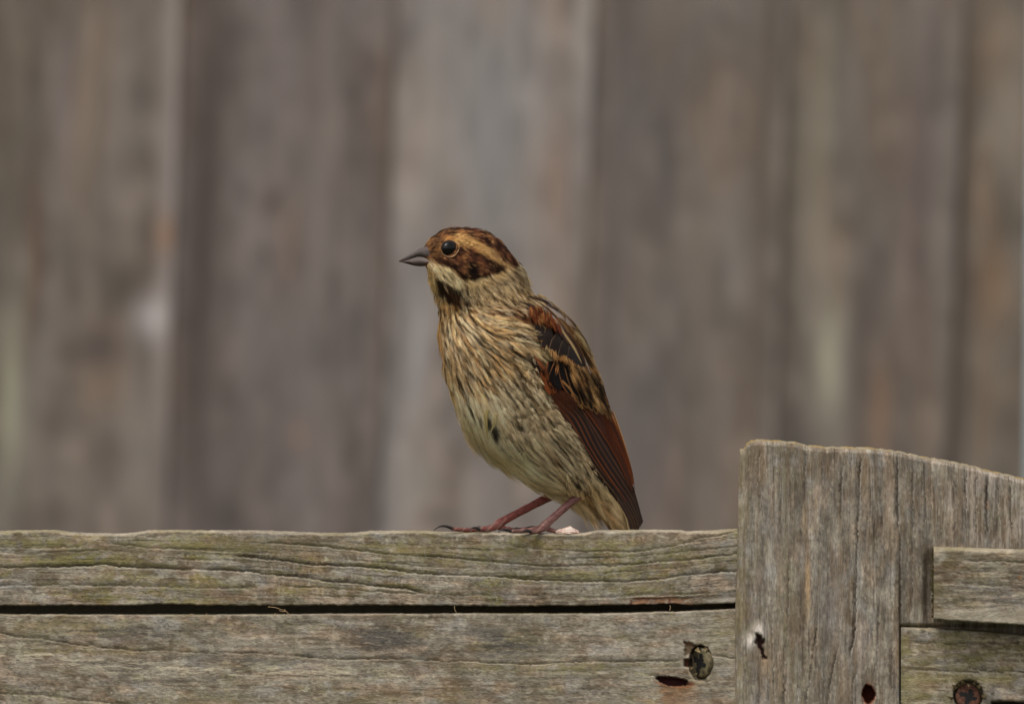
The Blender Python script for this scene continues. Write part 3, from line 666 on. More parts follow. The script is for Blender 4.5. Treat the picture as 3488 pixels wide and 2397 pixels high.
# stations down the body: ventral x,y  dorsal x,y  half width
ST = np.array([
    (1445, 901, 1442, 845, 22), (1452, 912, 1460, 817, 33), (1464, 946, 1498, 793, 55), (1481, 978, 1550, 779, 80), (1496, 1004, 1600, 777, 97),
    (1508, 1036, 1650, 788, 105), (1513, 1072, 1700, 818, 106), (1511, 1110, 1742, 862, 105), (1509, 1150, 1775, 908, 110), (1512, 1190, 1789, 960, 130),
    (1519, 1235, 1806, 1012, 158), (1532, 1288, 1858, 1062, 180), (1546, 1333, 1908, 1108, 196), (1564, 1390, 1950, 1165, 206), (1589, 1445, 1985, 1235, 208),
    (1629, 1495, 2012, 1300, 203), (1684, 1553, 2035, 1375, 188), (1748, 1596, 2058, 1445, 166), (1812, 1646, 2080, 1515, 138), (1880, 1676, 2098, 1575, 108),
    (1950, 1690, 2114, 1625, 80), (2005, 1712, 2126, 1668, 58), (2040, 1758, 2140, 1715, 44), (2072, 1800, 2160, 1765, 34), (2100, 1850, 2176, 1815, 24)], float)
NR, NT = 170, 96
R = catmull(ST, NR)
th = np.linspace(0, 2 * math.pi, NT, endpoint=False)
cen = (R[:, :2] + R[:, 2:4]) / 2; half = (R[:, 2:4] - R[:, :2]) / 2; bw = R[:, 4]
def body_xyz(cn, hf, b, t):
    ct, st_ = np.cos(t), np.sin(t)
    x = cn[:, 0:1] + hf[:, 0:1] * ct; y = cn[:, 1:2] + hf[:, 1:2] * ct
    lat = -b[:, None] * np.sign(st_) * np.abs(st_) ** .92
    return x, y, lat

# ---- depth of the near flank over the side view
GX0, GX1, GY0, GY1, GS = 1380, 2260, 740, 1900, 2
gw, gh = (GX1 - GX0) // GS, (GY1 - GY0) // GS
Rf = catmull(ST, 900); cf = (Rf[:, :2] + Rf[:, 2:4]) / 2; hf = (Rf[:, 2:4] - Rf[:, :2]) / 2
tf = np.linspace(0, math.pi, 500)[None, :]
xx, yy, ll = body_xyz(cf, hf, Rf[:, 4], tf)
D = np.full((gh, gw), 0.0)
ix = ((xx - GX0) / GS).astype(int).ravel(); iy = ((yy - GY0) / GS).astype(int).ravel()
ok = (ix >= 0) & (ix < gw) & (iy >= 0) & (iy < gh)
np.minimum.at(D, (iy[ok], ix[ok]), ll.ravel()[ok])
inside = D < -1e-6
def blur(a, s):
    r = int(3 * s + 1); k = np.exp(-.5 * (np.arange(-r, r + 1) / s) ** 2); k /= k.sum()
    p = np.pad(a, ((r, r), (0, 0)), mode='edge'); a = sum(k[i] * p[i:i + a.shape[0]] for i in range(2 * r + 1))
    p = np.pad(a, ((0, 0), (r, r)), mode='edge'); return sum(k[i] * p[:, i:i + a.shape[1]] for i in range(2 * r + 1))
Dm = blur(D, 2.2)
gyx = np.gradient(Dm)
def samp(A, x, y):
    fx = np.clip((np.asarray(x) - GX0) / GS - .5, 0, gw - 1.001); fy = np.clip((np.asarray(y) - GY0) / GS - .5, 0, gh - 1.001)
    i, j = fx.astype(int), fy.astype(int); a, b = fx - i, fy - j
    if A.ndim == 3: a, b = a[..., None], b[..., None]
    return (A[j, i] * (1 - a) + A[j, i + 1] * a) * (1 - b) + (A[j + 1, i] * (1 - a) + A[j + 1, i + 1] * a) * b

# ---- plumage map (side view of the bird)
gxx, gyy = np.meshgrid(GX0 + GS * (np.arange(gw) + .5), GY0 + GS * (np.arange(gh) + .5))
def pmask(poly, soft):
    p = np.array(poly, float); m = np.zeros((gh, gw), bool)
    for (x0, y0), (x1, y1) in zip(p, np.roll(p, -1, 0)):
        c = (y0 > gyy) != (y1 > gyy)
        with np.errstate(divide='ignore', invalid='ignore'):
            m ^= c & (gxx < (x1 - x0) * (gyy - y0) / (y1 - y0 + 1e-12) + x0)
    return blur(m.astype(float), max(soft / GS, .4))
def Hd(*p): return [(x / 4.434 + 1340, y / 4.434 + 740) for x, y in p]
def C2(*p): return [(x / 3.547 + 1450, y / 3.547 + 1000) for x, y in p]
def C3(*p): return [(x / 3.3186 + 1500, y / 3.3186 + 1350) for x, y in p]
def C4(*p): return [(x / 4.433 + 1780, y / 4.433 + 1040) for x, y in p]
def C5(*p): return [(x / 3.1925 + 1820, y / 3.1925 + 1320) for x, y in p]
PM = np.broadcast_to(lin((164, 146, 106)), (gh, gw, 3)).copy()
SK = np.full((gh, gw), .55)           # how often a feather carries a dark shaft streak
def pp(poly, c, soft=8, a=1.0, sk=None):
    global PM, SK
    m = pmask(poly, soft) * a; PM = mix(PM, lin(c), m)
    if sk is not None: SK = SK * (1 - m) + sk * m
pp([(1480, 1040), (1620, 1050), (1650, 1130), (1690, 1240), (1600, 1300), (1545, 1330), (1495, 1200)], (178, 138, 80), 22, .9, .75)
pp([(1495, 1060), (1550, 1060), (1545, 1160), (1530, 1240), (1500, 1180)], (186, 146, 84), 14, .8, .55)
pp([(1600, 1090), (1820, 1110), (1850, 1350), (1930, 1480), (2000, 1580), (1900, 1600), (1780, 1450), (1680, 1280)], (156, 138, 102), 22, .8, .7)
pp([(1530, 1320), (1640, 1300), (1730, 1420), (1840, 1640), (1740, 1620), (1640, 1520), (1560, 1420)], (186, 172, 128), 18, 1, .12)
pp([(1530, 1320), (1575, 1330), (1620, 1450), (1690, 1540), (1720, 1590), (1640, 1530)], (186, 172, 122), 10, .8, .05)
pp([(1720, 1500), (1860, 1540), (1950, 1690), (1850, 1680), (1740, 1610)], (172, 160, 130), 16, 1, .25)
pp([(1880, 1440), (1950, 1500), (2010, 1580), (2030, 1680), (1960, 1660), (1900, 1560)], (150, 122, 82), 16, .85, .65)
pp([(1880, 1610), (1990, 1640), (1990, 1700), (1900, 1690)], (152, 138, 108), 10, .8, .2)
pp([(1995, 1700), (2060, 1680), (2110, 1800), (2090, 1880), (2040, 1780)], (134, 118, 90), 8, 1, .15)
pp(C2((700, 560), (900, 600), (1080, 800), (1000, 900), (820, 700)), (136, 128, 116), 10, .7)
pp([(1745, 1535), (1790, 1545), (1820, 1575), (1800, 1590), (1755, 1570)], (112, 104, 92), 8, .8)
pp(C2((540, 1000), (760, 990), (860, 1120), (700, 1180), (560, 1120)), (156, 148, 132), 10, .6)
# mantle and shoulder
pp([(1690, 1060), (1790, 1000), (1830, 1015), (1900, 1085), (1965, 1145), (2020, 1240), (2060, 1340), (2000, 1340), (1900, 1120), (1800, 1060)], (112, 78, 48), 8, 1, .7)
pp([(1830, 1110), (1900, 1110), (2000, 1200), (2066, 1356), (2150, 1560), (2190, 1800), (2120, 1720), (1950, 1495), (1862, 1350), (1825, 1250)], (60, 42, 30), 5, 1, .1)
pp(C2((690, 240), (800, 215), (950, 230), (1060, 290), (1040, 350), (900, 365), (760, 330)), (98, 58, 34), 6, 1, .15)
pp(C2((900, 300), (1060, 250), (1120, 300), (1080, 350), (960, 360)), (66, 34, 22), 8, .8, .2)
pp(C2((980, 180), (1060, 190), (1110, 280), (1060, 300)), (54, 34, 26), 5, .8)
pp(C2((1120, 230), (1200, 190), (1330, 200), (1460, 280), (1500, 370), (1380, 350), (1250, 320), (1150, 330)), (90, 42, 22), 6, 1, .15)
pp(C2((1150, 310), (1290, 300), (1370, 360), (1330, 400), (1200, 350)), (92, 66, 48), 5, .8)
pp(C2((1240, 360), (1400, 370), (1460, 430), (1380, 470), (1290, 420)), (62, 50, 44), 5, .9, .2)
# neck
pp([(1580, 1000), (1700, 930), (1785, 915), (1797, 985), (1765, 1045), (1690, 1052), (1610, 1062)], (134, 118, 88), 12, 1, .55)
pp([(1660, 960), (1740, 930), (1790, 935), (1790, 985), (1720, 1010)], (142, 132, 108), 10, .7, .5)
pp([(1730, 1010), (1790, 985), (1840, 1030), (1790, 1050)], (112, 80, 48), 8, .8, .6)
# head
pp(Hd((440, 900), (420, 460), (560, 300), (850, 160), (1150, 130), (1460, 220), (1750, 460), (1900, 720), (1600, 860), (1050, 960), (640, 900)), (122, 82, 48), 5, 1, .1)
pp(Hd((440, 500), (520, 370), (650, 300), (740, 380), (740, 600), (600, 640), (520, 560)), (142, 98, 54), 8, .9, .15)
pp(Hd((540, 330), (700, 210), (860, 150), (1150, 125), (1460, 215), (1760, 470), (1900, 730), (1810, 760), (1690, 640), (1590, 560), (1480, 470), (1330, 390), (1180, 310), (1060, 245), (900, 235), (760, 260), (640, 330)), (84, 48, 30), 4, 1, .5)
pp(Hd((520, 400), (600, 310), (720, 240), (760, 270), (650, 360)), (88, 58, 36), 5, .7, .5)
pp(Hd((740, 360), (860, 290), (960, 250), (1060, 250), (1180, 315), (1330, 395), (1440, 460), (1500, 560), (1600, 640), (1720, 740), (1620, 760), (1520, 690), (1420, 640), (1320, 560), (1180, 480), (1060, 440), (960, 420), (900, 370), (820, 350)), (184, 146, 90), 4, 1, .08)
pp(Hd((740, 370), (830, 300), (930, 285), (900, 350), (820, 350)), (166, 110, 56), 5, .8)
pp(Hd((1030, 330), (1150, 360), (1160, 410), (1050, 420)), (150, 118, 74), 7, .6)
pp(Hd((1380, 460), (1500, 480), (1700, 660), (1800, 760), (1680, 760), (1540, 640)), (146, 122, 82), 6, .75, .5)
# ear coverts
pp(Hd((960, 480), (1060, 445), (1180, 485), (1320, 565), (1440, 640), (1560, 700), (1680, 770), (1600, 850), (1400, 880), (1180, 930), (1070, 920), (980, 800), (840, 750), (700, 720), (610, 640), (720, 600), (850, 630)), (100, 58, 34), 4, 1, .15)
pp(Hd((980, 460), (1180, 490), (1300, 560), (1280, 620), (1100, 560), (1000, 540)), (72, 40, 26), 6, .75)
pp(Hd((1360, 640), (1480, 640), (1690, 780), (1600, 850), (1430, 860), (1380, 780)), (44, 28, 20), 7, .9)
pp(Hd((650, 680), (800, 720), (930, 760), (1000, 830), (1060, 930), (1180, 935), (1300, 900), (1300, 860), (1150, 860), (1040, 860), (960, 720), (760, 670)), (50, 30, 20), 6, .9)
pp(Hd((1140, 700), (1200, 680), (1265, 710), (1270, 860), (1130, 880), (1100, 840)), (26, 22, 20), 4, .95)
pp(Hd((1220, 660), (1360, 640), (1430, 740), (1400, 800), (1290, 780)), (120, 70, 38), 6, .85)
pp(Hd((1030, 780), (1120, 770), (1130, 830), (1060, 850)), (128, 84, 48), 5, .85)
pp(Hd((920, 620), (1010, 620), (1000, 690), (930, 680)), (128, 78, 52), 6, .7)
# moustache, malar, throat
pp(Hd((490, 650), (560, 650), (640, 700), (760, 745), (860, 770), (950, 860), (1040, 960), (1080, 1060), (980, 1090), (860, 1020), (740, 940), (650, 880), (590, 800), (520, 720)), (198, 180, 132), 4, 1, .1)
pp(Hd((490, 650), (560, 640), (640, 690), (640, 780), (560, 760)), (176, 150, 118), 6, .8)
pp(Hd((610, 860), (680, 910), (790, 990), (900, 1050), (1010, 1100), (1080, 1090), (1180, 1140), (1160, 1250), (1150, 1400), (1080, 1430), (960, 1330), (880, 1300), (800, 1220), (730, 1130), (680, 1040)), (58, 36, 22), 5, .95, .4)
pp(Hd((800, 1080), (1000, 1110), (1180, 1150), (1150, 1300), (960, 1290)), (40, 26, 18), 8, .7)
pp(Hd((440, 760), (520, 740), (600, 820), (660, 940), (690, 1060), (700, 1180), (600, 1120), (530, 1010), (480, 880)), (188, 158, 104), 4, 1, .15)
pp(Hd((640, 1180), (800, 1250), (960, 1360), (1080, 1450), (1000, 1600), (740, 1600), (700, 1400)), (172, 134, 78), 12, .75, .75)
pp(Hd((1080, 960), (1300, 960), (1500, 900), (1640, 830), (1760, 740), (1800, 760), (1700, 880), (1500, 1000), (1300, 1060), (1150, 1090)), (184, 160, 112), 6, .95, .1)
# dark down showing between clumped belly feathers
for q in (C3((590, 370), (640, 330), (690, 360), (680, 450), (640, 500), (590, 440)), C3((535, 250), (590, 240), (590, 300), (545, 350), (525, 310)), C3((455, 220), (480, 260), (490, 350), (460, 300)), C3((1510, 940), (1560, 950), (1600, 1010), (1590, 1040), (1520, 990))):
    pp(q, (42, 38, 36), 3, .95, 0)

# ---- feather lie
FA = np.array([(1470, 840, .55, -.7), (1500, 800, .8, -.5), (1550, 790, 1, -.12), (1600, 780, 1, .1), (1650, 800, .9, .45), (1700, 830, .75, .65), (1735, 880, .55, .85), (1550, 880, 1, .25), (1620, 860, .95, .35), (1640, 910, .9, .4),
    (1480, 870, .8, .4), (1480, 920, .5, .85), (1530, 930, .6, .75), (1700, 930, .7, .7), (1490, 1000, .25, 1), (1600, 1000, .35, .9), (1690, 1000, .5, .85), (1760, 980, .5, .85), (1540, 1020, .25, 1),
    (1510, 1100, .05, 1), (1520, 1250, .2, 1), (1560, 1130, .3, .95), (1610, 1110, .7, .7), (1660, 1100, .92, .4), (1720, 1110, .98, .2), (1790, 1140, .93, .4), (1650, 1170, .75, .65), (1750, 1200, .8, .6), (1580, 1230, .35, .95), (1640, 1250, .5, .88),
    (1700, 1300, .6, .8), (1800, 1330, .62, .8), (1580, 1400, .3, .95), (1690, 1420, .4, .9), (1800, 1480, .62, .8), (1900, 1550, .65, .75), (1700, 1560, .7, .72), (1790, 1610, .8, .6), (1880, 1660, .9, .42), (1980, 1650, .5, .85), (2040, 1740, .5, .85), (2000, 1200, .5, .87), (1850, 1050, .85, .55), (1920, 1110, .7, .7),
    (1700, 1070, .97, .25), (1820, 1080, .6, .8), (1670, 1480, .35, .95)], float)
FA[:, 2:] /= np.linalg.norm(FA[:, 2:], axis=1)[:, None]
def flow(x, y):
    sh = np.shape(x); x = np.ravel(x)[:, None]; y = np.ravel(y)[:, None]
    w = 1 / ((x - FA[None, :, 0]) ** 2 + (y - FA[None, :, 1]) ** 2 + 250.0) ** 1.6
    d = (w[..., None] * FA[None, :, 2:]).sum(1); d /= np.linalg.norm(d, axis=1)[:, None]
    return d.reshape(sh + (2,))

def stroke_set(pts, L, w, cols, a0, a1, seed, prob=None, wob=.22, M=None, dirf=None):
    M = PM if M is None else M
    g = np.random.default_rng(seed); d0 = None
    for i, (x, y) in enumerate(pts):
        if prob is not None and g.uniform() > prob(x, y): 
            continue
        l = L * g.uniform(.55, 1.4); ww = w * g.uniform(.65, 1.45); a = g.uniform(a0, a1); c = lin(cols[g.integers(0, len(cols))])
        ang = g.normal(0, wob); q = np.array([[x, y]], float); path = [q[0].copy()]
        for k in range(7):
            d = (dirf or flow)(q[:, 0], q[:, 1])[0]; d = np.array([d[0] * math.cos(ang) - d[1] * math.sin(ang), d[0] * math.sin(ang) + d[1] * math.cos(ang)])
            q = q + d * l / 7; path.append(q[0].copy())
        path = np.array(path); lo = path.min(0) - 3 * ww - 4; hi = path.max(0) + 3 * ww + 4
        i0, i1 = max(0, int((lo[0] - GX0) / GS)), min(gw, int((hi[0] - GX0) / GS) + 1); j0, j1 = max(0, int((lo[1] - GY0) / GS)), min(gh, int((hi[1] - GY0) / GS) + 1)
        if i1 <= i0 or j1 <= j0: continue
        X, Y = gxx[j0:j1, i0:i1, None], gyy[j0:j1, i0:i1, None]
        A_, B_ = path[:-1], path[1:]; e = B_ - A_; t = np.clip(((X - A_[:, 0]) * e[:, 0] + (Y - A_[:, 1]) * e[:, 1]) / ((e ** 2).sum(1) + 1e-9), 0, 1)
        dd = np.hypot(X - A_[:, 0] - t * e[:, 0], Y - A_[:, 1] - t * e[:, 1]); k = dd.argmin(-1); dm = np.take_along_axis(dd, k[..., None], -1)[..., 0]
        s_ = (k + np.take_along_axis(t, k[..., None], -1)[..., 0]) / 7
        prof = np.sin(math.pi * np.clip(s_ * .9 + .06, 0, 1)) ** .7 * ww + .5
        al = a * np.exp(-(dm / prof) ** 2)
        M[j0:j1, i0:i1] = mix(M[j0:j1, i0:i1], c, al)

def scatter(poly, step, seed, jit=.8):
    g = np.random.default_rng(seed)
    p = np.array(poly, float); x0, y0 = p.min(0); x1, y1 = p.max(0)
    X, Y = np.meshgrid(np.arange(x0, x1, step), np.arange(y0, y1, step))
    X = X.ravel() + g.uniform(-jit, jit, X.size) * step; Y = Y.ravel() + g.uniform(-jit, jit, Y.size) * step
    m = np.zeros(X.shape, bool)
    for (a, b), (c, d) in zip(p, np.roll(p, -1, 0)):
        cr = (b > Y) != (d > Y)
        m ^= cr & (X < (c - a) * (Y - b) / (d - b + 1e-12) + a)
    return np.stack([X[m], Y[m]], -1)
headP = [(1452, 905), (1450, 842), (1464, 816), (1500, 791), (1550, 777), (1600, 775), (1650, 786), (1698, 816), (1737, 860), (1763, 905), (1700, 960), (1600, 1010), (1490, 1000), (1462, 962)]
neckP = [(1460, 950), (1500, 920), (1600, 960), (1700, 915), (1768, 895), (1792, 945), (1795, 985), (1836, 1030), (1810, 1060), (1690, 1060), (1600, 1080), (1505, 1090), (1485, 1010)]
bodyP = [(1504, 1060), (1600, 1060), (1690, 1085), (1800, 1110), (1835, 1170), (1820, 1230), (1860, 1330), (1915, 1420), (1950, 1490), (1990, 1550), (2040, 1612), (2075, 1660), (2060, 1690), (2000, 1705), (1950, 1690), (1880, 1676), (1812, 1646), (1748, 1596), (1684, 1553), (1629, 1495), (1589, 1445), (1564, 1390), (1546, 1333), (1530, 1288), (1515, 1235), (1507, 1190), (1503, 1140)]
belly_cut = 1330
shoulder = [(1640, 1060), (1700, 1045), (1790, 1040), (1870, 1080), (1885, 1120), (1840, 1110), (1780, 1098), (1700, 1105), (1650, 1090)]
vent = [(1990, 1680), (2045, 1640), (2080, 1680), (2108, 1740), (2112, 1790), (2098, 1785), (2066, 1745), (2030, 1708)]
# plumage streaks painted along the lie of the feathers
PM *= (1 + .22 * (fbm(gxx / 40, gyy / 60, 15, 3) - .5))[..., None]
skp = lambda x, y: float(samp(SK, np.array([x]), np.array([y]))[0])
breastP = [(1500, 1050), (1690, 1075), (1830, 1120), (1830, 1240), (1700, 1330), (1545, 1340), (1505, 1190)]
flankP = [(1690, 1290), (1830, 1240), (1870, 1340), (1960, 1490), (2050, 1620), (2040, 1680), (1960, 1680), (1800, 1560), (1700, 1450)]
bellyP = [(1545, 1330), (1700, 1330), (1700, 1450), (1800, 1560), (1960, 1690), (1812, 1646), (1684, 1553), (1589, 1445)]
stroke_set(scatter(breastP, 17, 201), 80, 6.0, [(208, 184, 132), (216, 198, 152), (190, 150, 88), (202, 170, 114)], .45, .85, 202)
stroke_set(scatter(flankP, 19, 203), 120, 5.0, [(196, 178, 136), (180, 150, 104), (186, 172, 134)], .3, .65, 204)
stroke_set(scatter(bellyP, 20, 205), 95, 7, [(196, 184, 140), (204, 192, 150), (186, 176, 128)], .3, .6, 206)
stroke_set(scatter(breastP, 17, 207), 78, 3.3, [(44, 33, 22), (60, 44, 28), (38, 30, 24), (84, 60, 36)], .5, .95, 208, lambda x, y: skp(x, y) * 1.15)
stroke_set(scatter(flankP, 24, 209), 88, 2.4, [(56, 44, 32), (44, 36, 28), (96, 76, 50)], .5, .9, 210, lambda x, y: skp(x, y) * 1.1)
stroke_set(scatter(bellyP, 26, 211), 54, 3.8, [(84, 70, 48), (110, 96, 68), (62, 52, 38)], .35, .8, 212, lambda x, y: skp(x, y) * (.8 if x + .45 * y > 2230 else .06))
stroke_set(scatter(breastP, 26, 213), 60, 2.2, [(222, 204, 160), (36, 28, 22)], .6, .95, 214)
stroke_set(scatter(flankP, 26, 215), 60, 2.2, [(214, 198, 156), (40, 32, 26)], .5, .9, 216)
stroke_set(scatter(neckP, 12, 217), 36, 3.0, [(178, 162, 122), (150, 138, 112), (84, 64, 42), (190, 176, 140), (70, 52, 36), (120, 96, 62)], .4, .85, 218, lambda x, y: 1.0 if skp(x, y) > .3 else .2)
stroke_set(scatter(Hd((540, 330), (700, 210), (860, 150), (1150, 125), (1460, 215), (1760, 470), (1900, 730), (1590, 560), (1330, 390), (1060, 235), (760, 260)), 8, 219), 26, 1.9, [(46, 26, 18), (136, 88, 50), (112, 66, 38), (52, 30, 20)], .5, .9, 220, wob=.1)
stroke_set(scatter(Hd((960, 480), (1180, 485), (1440, 640), (1680, 770), (1400, 880), (1070, 920), (840, 750), (620, 640)), 9, 221), 20, 1.8, [(128, 78, 44), (66, 38, 24), (110, 64, 38)], .3, .6, 222, wob=.12)
stroke_set(scatter(Hd((440, 500), (520, 370), (650, 300), (740, 380), (740, 600), (520, 560)), 8, 223), 16, 1.6, [(92, 60, 34), (166, 122, 72)], .4, .8, 224, wob=.12)
stroke_set(scatter(shoulder, 10, 225), 36, 2.6, [(124, 76, 42), (62, 30, 18), (104, 56, 30), (44, 26, 18), (150, 104, 60)], .4, .8, 226)
stroke_set(scatter(Hd((640, 1180), (1180, 1180), (1100, 1500), (1000, 1620), (740, 1600)), 12, 227), 44, 3.0, [(52, 34, 22), (190, 150, 92), (170, 128, 70), (64, 42, 26)], .5, .9, 228)
stroke_set(scatter(vent, 15, 229), 50, 4, [(186, 172, 138), (104, 88, 64), (150, 116, 74)], .3, .6, 230)

pp(Hd((1140, 690), (1200, 670), (1265, 700), (1280, 870), (1400, 850), (1420, 900), (1200, 945), (1070, 930), (1050, 880), (1120, 850)), (18, 14, 13), 3, .95)
pp(Hd((1400, 680), (1500, 680), (1690, 780), (1600, 850), (1430, 860), (1380, 790)), (40, 26, 19), 6, .75)
pp(Hd((700, 700), (900, 770), (990, 840), (1060, 930), (1180, 925), (1300, 890), (1300, 860), (1150, 860), (1040, 870), (950, 730)), (40, 25, 18), 4, .8)
pp(Hd((520, 680), (640, 700), (760, 750), (860, 780), (950, 870), (1040, 970), (1070, 1060), (980, 1080), (860, 1010), (740, 930), (650, 870), (590, 800)), (204, 188, 144), 4, .62)
pp(Hd((615, 865), (680, 920), (790, 1000), (900, 1060), (1010, 1110), (1080, 1095), (1190, 1150), (1180, 1280), (1150, 1440), (1060, 1420), (960, 1340), (880, 1330), (790, 1260), (720, 1160), (665, 1060)), (18, 11, 8), 5, .95)
pp(Hd((450, 770), (520, 750), (590, 830), (650, 950), (690, 1080), (690, 1180), (600, 1110), (530, 1000), (480, 880)), (196, 166, 112), 4, .75)
def lock_set(pts, L, w, pale, dark, seed, ad=.85, ap=.9, dprob=1.0):
    g = np.random.default_rng(seed); order = np.argsort(-(pts[:, 1] + .4 * pts[:, 0]))     # lower feathers first, upper ones lap over them
    for i in order:
        p = pts[i:i + 1]; sd = int(g.integers(1, 1 << 30)); k = g.uniform(.75, 1.3)
        if g.uniform() < dprob:
            stroke_set(p, L * k * 1.12, w * 1.75, dark, ad * .7, ad, sd, wob=.14)
        stroke_set(p, L * k, w, pale, ap * .7, ap, sd, wob=.14)
PM = mix(PM, lin((62, 46, 30)), .72 * pmask([(1512, 1060), (1690, 1085), (1815, 1120), (1815, 1240), (1690, 1300), (1560, 1310), (1518, 1190)], 16))
PM = mix(PM, lin((108, 88, 60)), .5 * pmask([(1690, 1300), (1815, 1240), (1860, 1340), (1950, 1490), (2030, 1620), (1960, 1650), (1820, 1540), (1720, 1430)], 18))
lock_set(scatter(breastP, 17, 271), 104, 5.0, [(206, 182, 128), (192, 156, 96), (182, 142, 84), (214, 194, 146), (200, 168, 112), (168, 150, 118)], [(40, 30, 20), (60, 44, 28), (34, 27, 20)], 272, ap=.95, dprob=.45)
lock_set(scatter(flankP, 18, 273), 130, 5.0, [(192, 174, 130), (178, 150, 104), (188, 172, 134), (164, 134, 92)], [(58, 46, 32), (90, 70, 46), (44, 36, 28)], 274, ad=.8, ap=.85, dprob=.5)
lock_set(scatter(bellyP, 24, 275), 100, 6.0, [(206, 194, 156), (212, 198, 160), (196, 184, 144)], [(146, 132, 98), (150, 134, 96), (116, 102, 72)], 276, ad=.6, ap=.7, dprob=.5)
stroke_set(scatter(breastP, 33, 281), 88, 2.5, [(34, 26, 18), (48, 36, 24)], .7, 1, 282, lambda x, y: .8, wob=.12)
stroke_set(scatter(flankP, 40, 283), 72, 2.2, [(44, 35, 26), (58, 46, 32)], .6, 1, 284, lambda x, y: .8, wob=.1)
stroke_set(scatter(bellyP, 52, 277), 70, 2.2, [(84, 72, 52), (62, 54, 40)], .4, .8, 278, lambda x, y: .75 if x > 1600 + (y - 1330) * .55 else .05)
allhead = Hd((440, 900), (420, 460), (560, 300), (850, 160), (1150, 130), (1460, 220), (1750, 460), (1900, 720), (1600, 860), (1050, 960), (640, 900))
stroke_set(scatter(Hd((1150, 430), (1400, 560), (1480, 700), (1380, 860), (1250, 640), (1000, 560)), 9, 251), 18, 1.7, [(122, 70, 40), (58, 34, 22), (104, 58, 34), (138, 86, 50)], .3, .75, 252, wob=.3)
stroke_set(scatter(allhead, 9, 253), 17, 1.3, [(28, 18, 13), (176, 136, 84), (44, 28, 19), (120, 80, 48)], .25, .6, 254, wob=.2)
stroke_set(scatter(Hd((520, 690), (640, 710), (760, 760), (950, 880), (1060, 1060), (860, 1000), (660, 860)), 8, 255), 16, 1.4, [(120, 100, 68), (226, 212, 172), (150, 130, 94), (64, 50, 34)], .3, .7, 256, wob=.3)
stroke_set(scatter(Hd((1100, 970), (1500, 920), (1720, 780), (1790, 800), (1600, 960), (1250, 1070)), 9, 257), 22, 1.8, [(206, 186, 140), (110, 92, 64), (190, 168, 122)], .3, .7, 258, wob=.3)
stroke_set(scatter(neckP, 12, 259), 34, 1.5, [(200, 186, 148), (52, 40, 28), (90, 66, 42), (180, 160, 118)], .4, .8, 260, lambda x, y: 1.0 if x > 1570 and y > 950 else .25)
stroke_set(scatter(breastP, 13, 261), 56, 1.5, [(214, 194, 146), (36, 27, 20), (190, 150, 92), (60, 44, 30)], .35, .85, 262, wob=.12)
stroke_set(scatter(flankP, 14, 263), 70, 1.5, [(210, 194, 150), (66, 54, 38), (200, 182, 138), (150, 124, 84)], .35, .75, 264, wob=.1)
stroke_set(scatter(bellyP, 15, 265), 80, 1.7, [(214, 200, 158), (176, 160, 120), (208, 194, 152), (160, 144, 106)], .3, .6, 266, wob=.1)
stroke_set(scatter(Hd((480, 780), (600, 830), (680, 1080), (560, 1040)), 8, 241), 22, 1.6, [(150, 118, 70), (214, 188, 136)], .4, .7, 242)
stroke_set(scatter(Hd((620, 870), (1150, 1130), (1100, 1380), (900, 1300), (700, 1060)), 9, 243), 28, 1.8, [(70, 44, 26), (14, 10, 8), (96, 64, 36)], .2, .5, 244)
pp([(1676, 1452), (1690, 1444), (1703, 1462), (1708, 1482), (1702, 1500), (1692, 1506), (1682, 1488), (1675, 1470)], (22, 20, 19), 3, 1.0)
pp([(1660, 1420), (1674, 1422), (1679, 1440), (1674, 1462), (1665, 1468), (1659, 1445)], (26, 23, 21), 3, 1.0)
pp([(1638, 1412), (1646, 1424), (1650, 1450), (1646, 1462), (1639, 1440)], (40, 35, 30), 3, .85)
pp([(1700, 1500), (1716, 1520), (1720, 1545), (1708, 1530)], (70, 62, 50), 4, .6)
pp([(1955, 1634), (1970, 1636), (1984, 1656), (1980, 1664), (1960, 1650)], (30, 27, 25), 3, .9)
hm = pmask([(1430, 915), (1430, 830), (1500, 765), (1600, 750), (1700, 790), (1780, 890), (1720, 930), (1600, 950), (1500, 920)], 14)
fh = pmask(Hd((440, 520), (520, 360), (660, 270), (760, 330), (740, 600), (620, 660), (520, 580)), 7); PM = mix(PM, PM * np.array([.64, .63, .66]), fh)
lum = PM.mean(-1, keepdims=True); dkm = sstep(.14, .05, lum[..., 0]) * hm
PM = mix(PM, (PM * .72 + lum * .28) * .70, dkm)
nk = pmask([(1590, 1000), (1700, 925), (1790, 920), (1800, 990), (1830, 1035), (1690, 1060), (1600, 1060)], 12)
PM = mix(PM, PM * np.array([.95, .88, .80]), nk)
lum_ = PM.mean(-1); lowf = blur(lum_, 7.0)        # crisper difference between pale vanes and dark shafts
gain_ = np.clip(lowf * 1.14 + (lum_ - lowf) * (1.6 - .25 * hm), .014, .6) / np.maximum(lum_, 1e-4)
PM = PM * np.clip(gain_, .25, 1.7)[..., None]
PM = mix(PM, PM * np.array([1.10, 1.12, 1.2]), pmask([(1500, 1060), (1680, 1080), (1830, 1130), (1830, 1240), (1960, 1480), (2050, 1640), (1960, 1690), (1800, 1640), (1600, 1450), (1520, 1260)], 14))
PM = mix(PM, PM * 1.12, pmask([(1530, 1320), (1660, 1290), (1760, 1420), (1900, 1560), (1950, 1690), (1812, 1660), (1684, 1570), (1570, 1430)], 16))
bm_ = pmask([(1490, 1050), (1690, 1070), (1840, 1120), (1840, 1250), (1980, 1480), (2060, 1640), (1960, 1700), (1800, 1650), (1590, 1450), (1510, 1260)], 14)
PM = mix(PM, PM * .95 + PM.mean(-1, keepdims=True) * .05, bm_)
PM *= np.array([1.05, .985, .98])

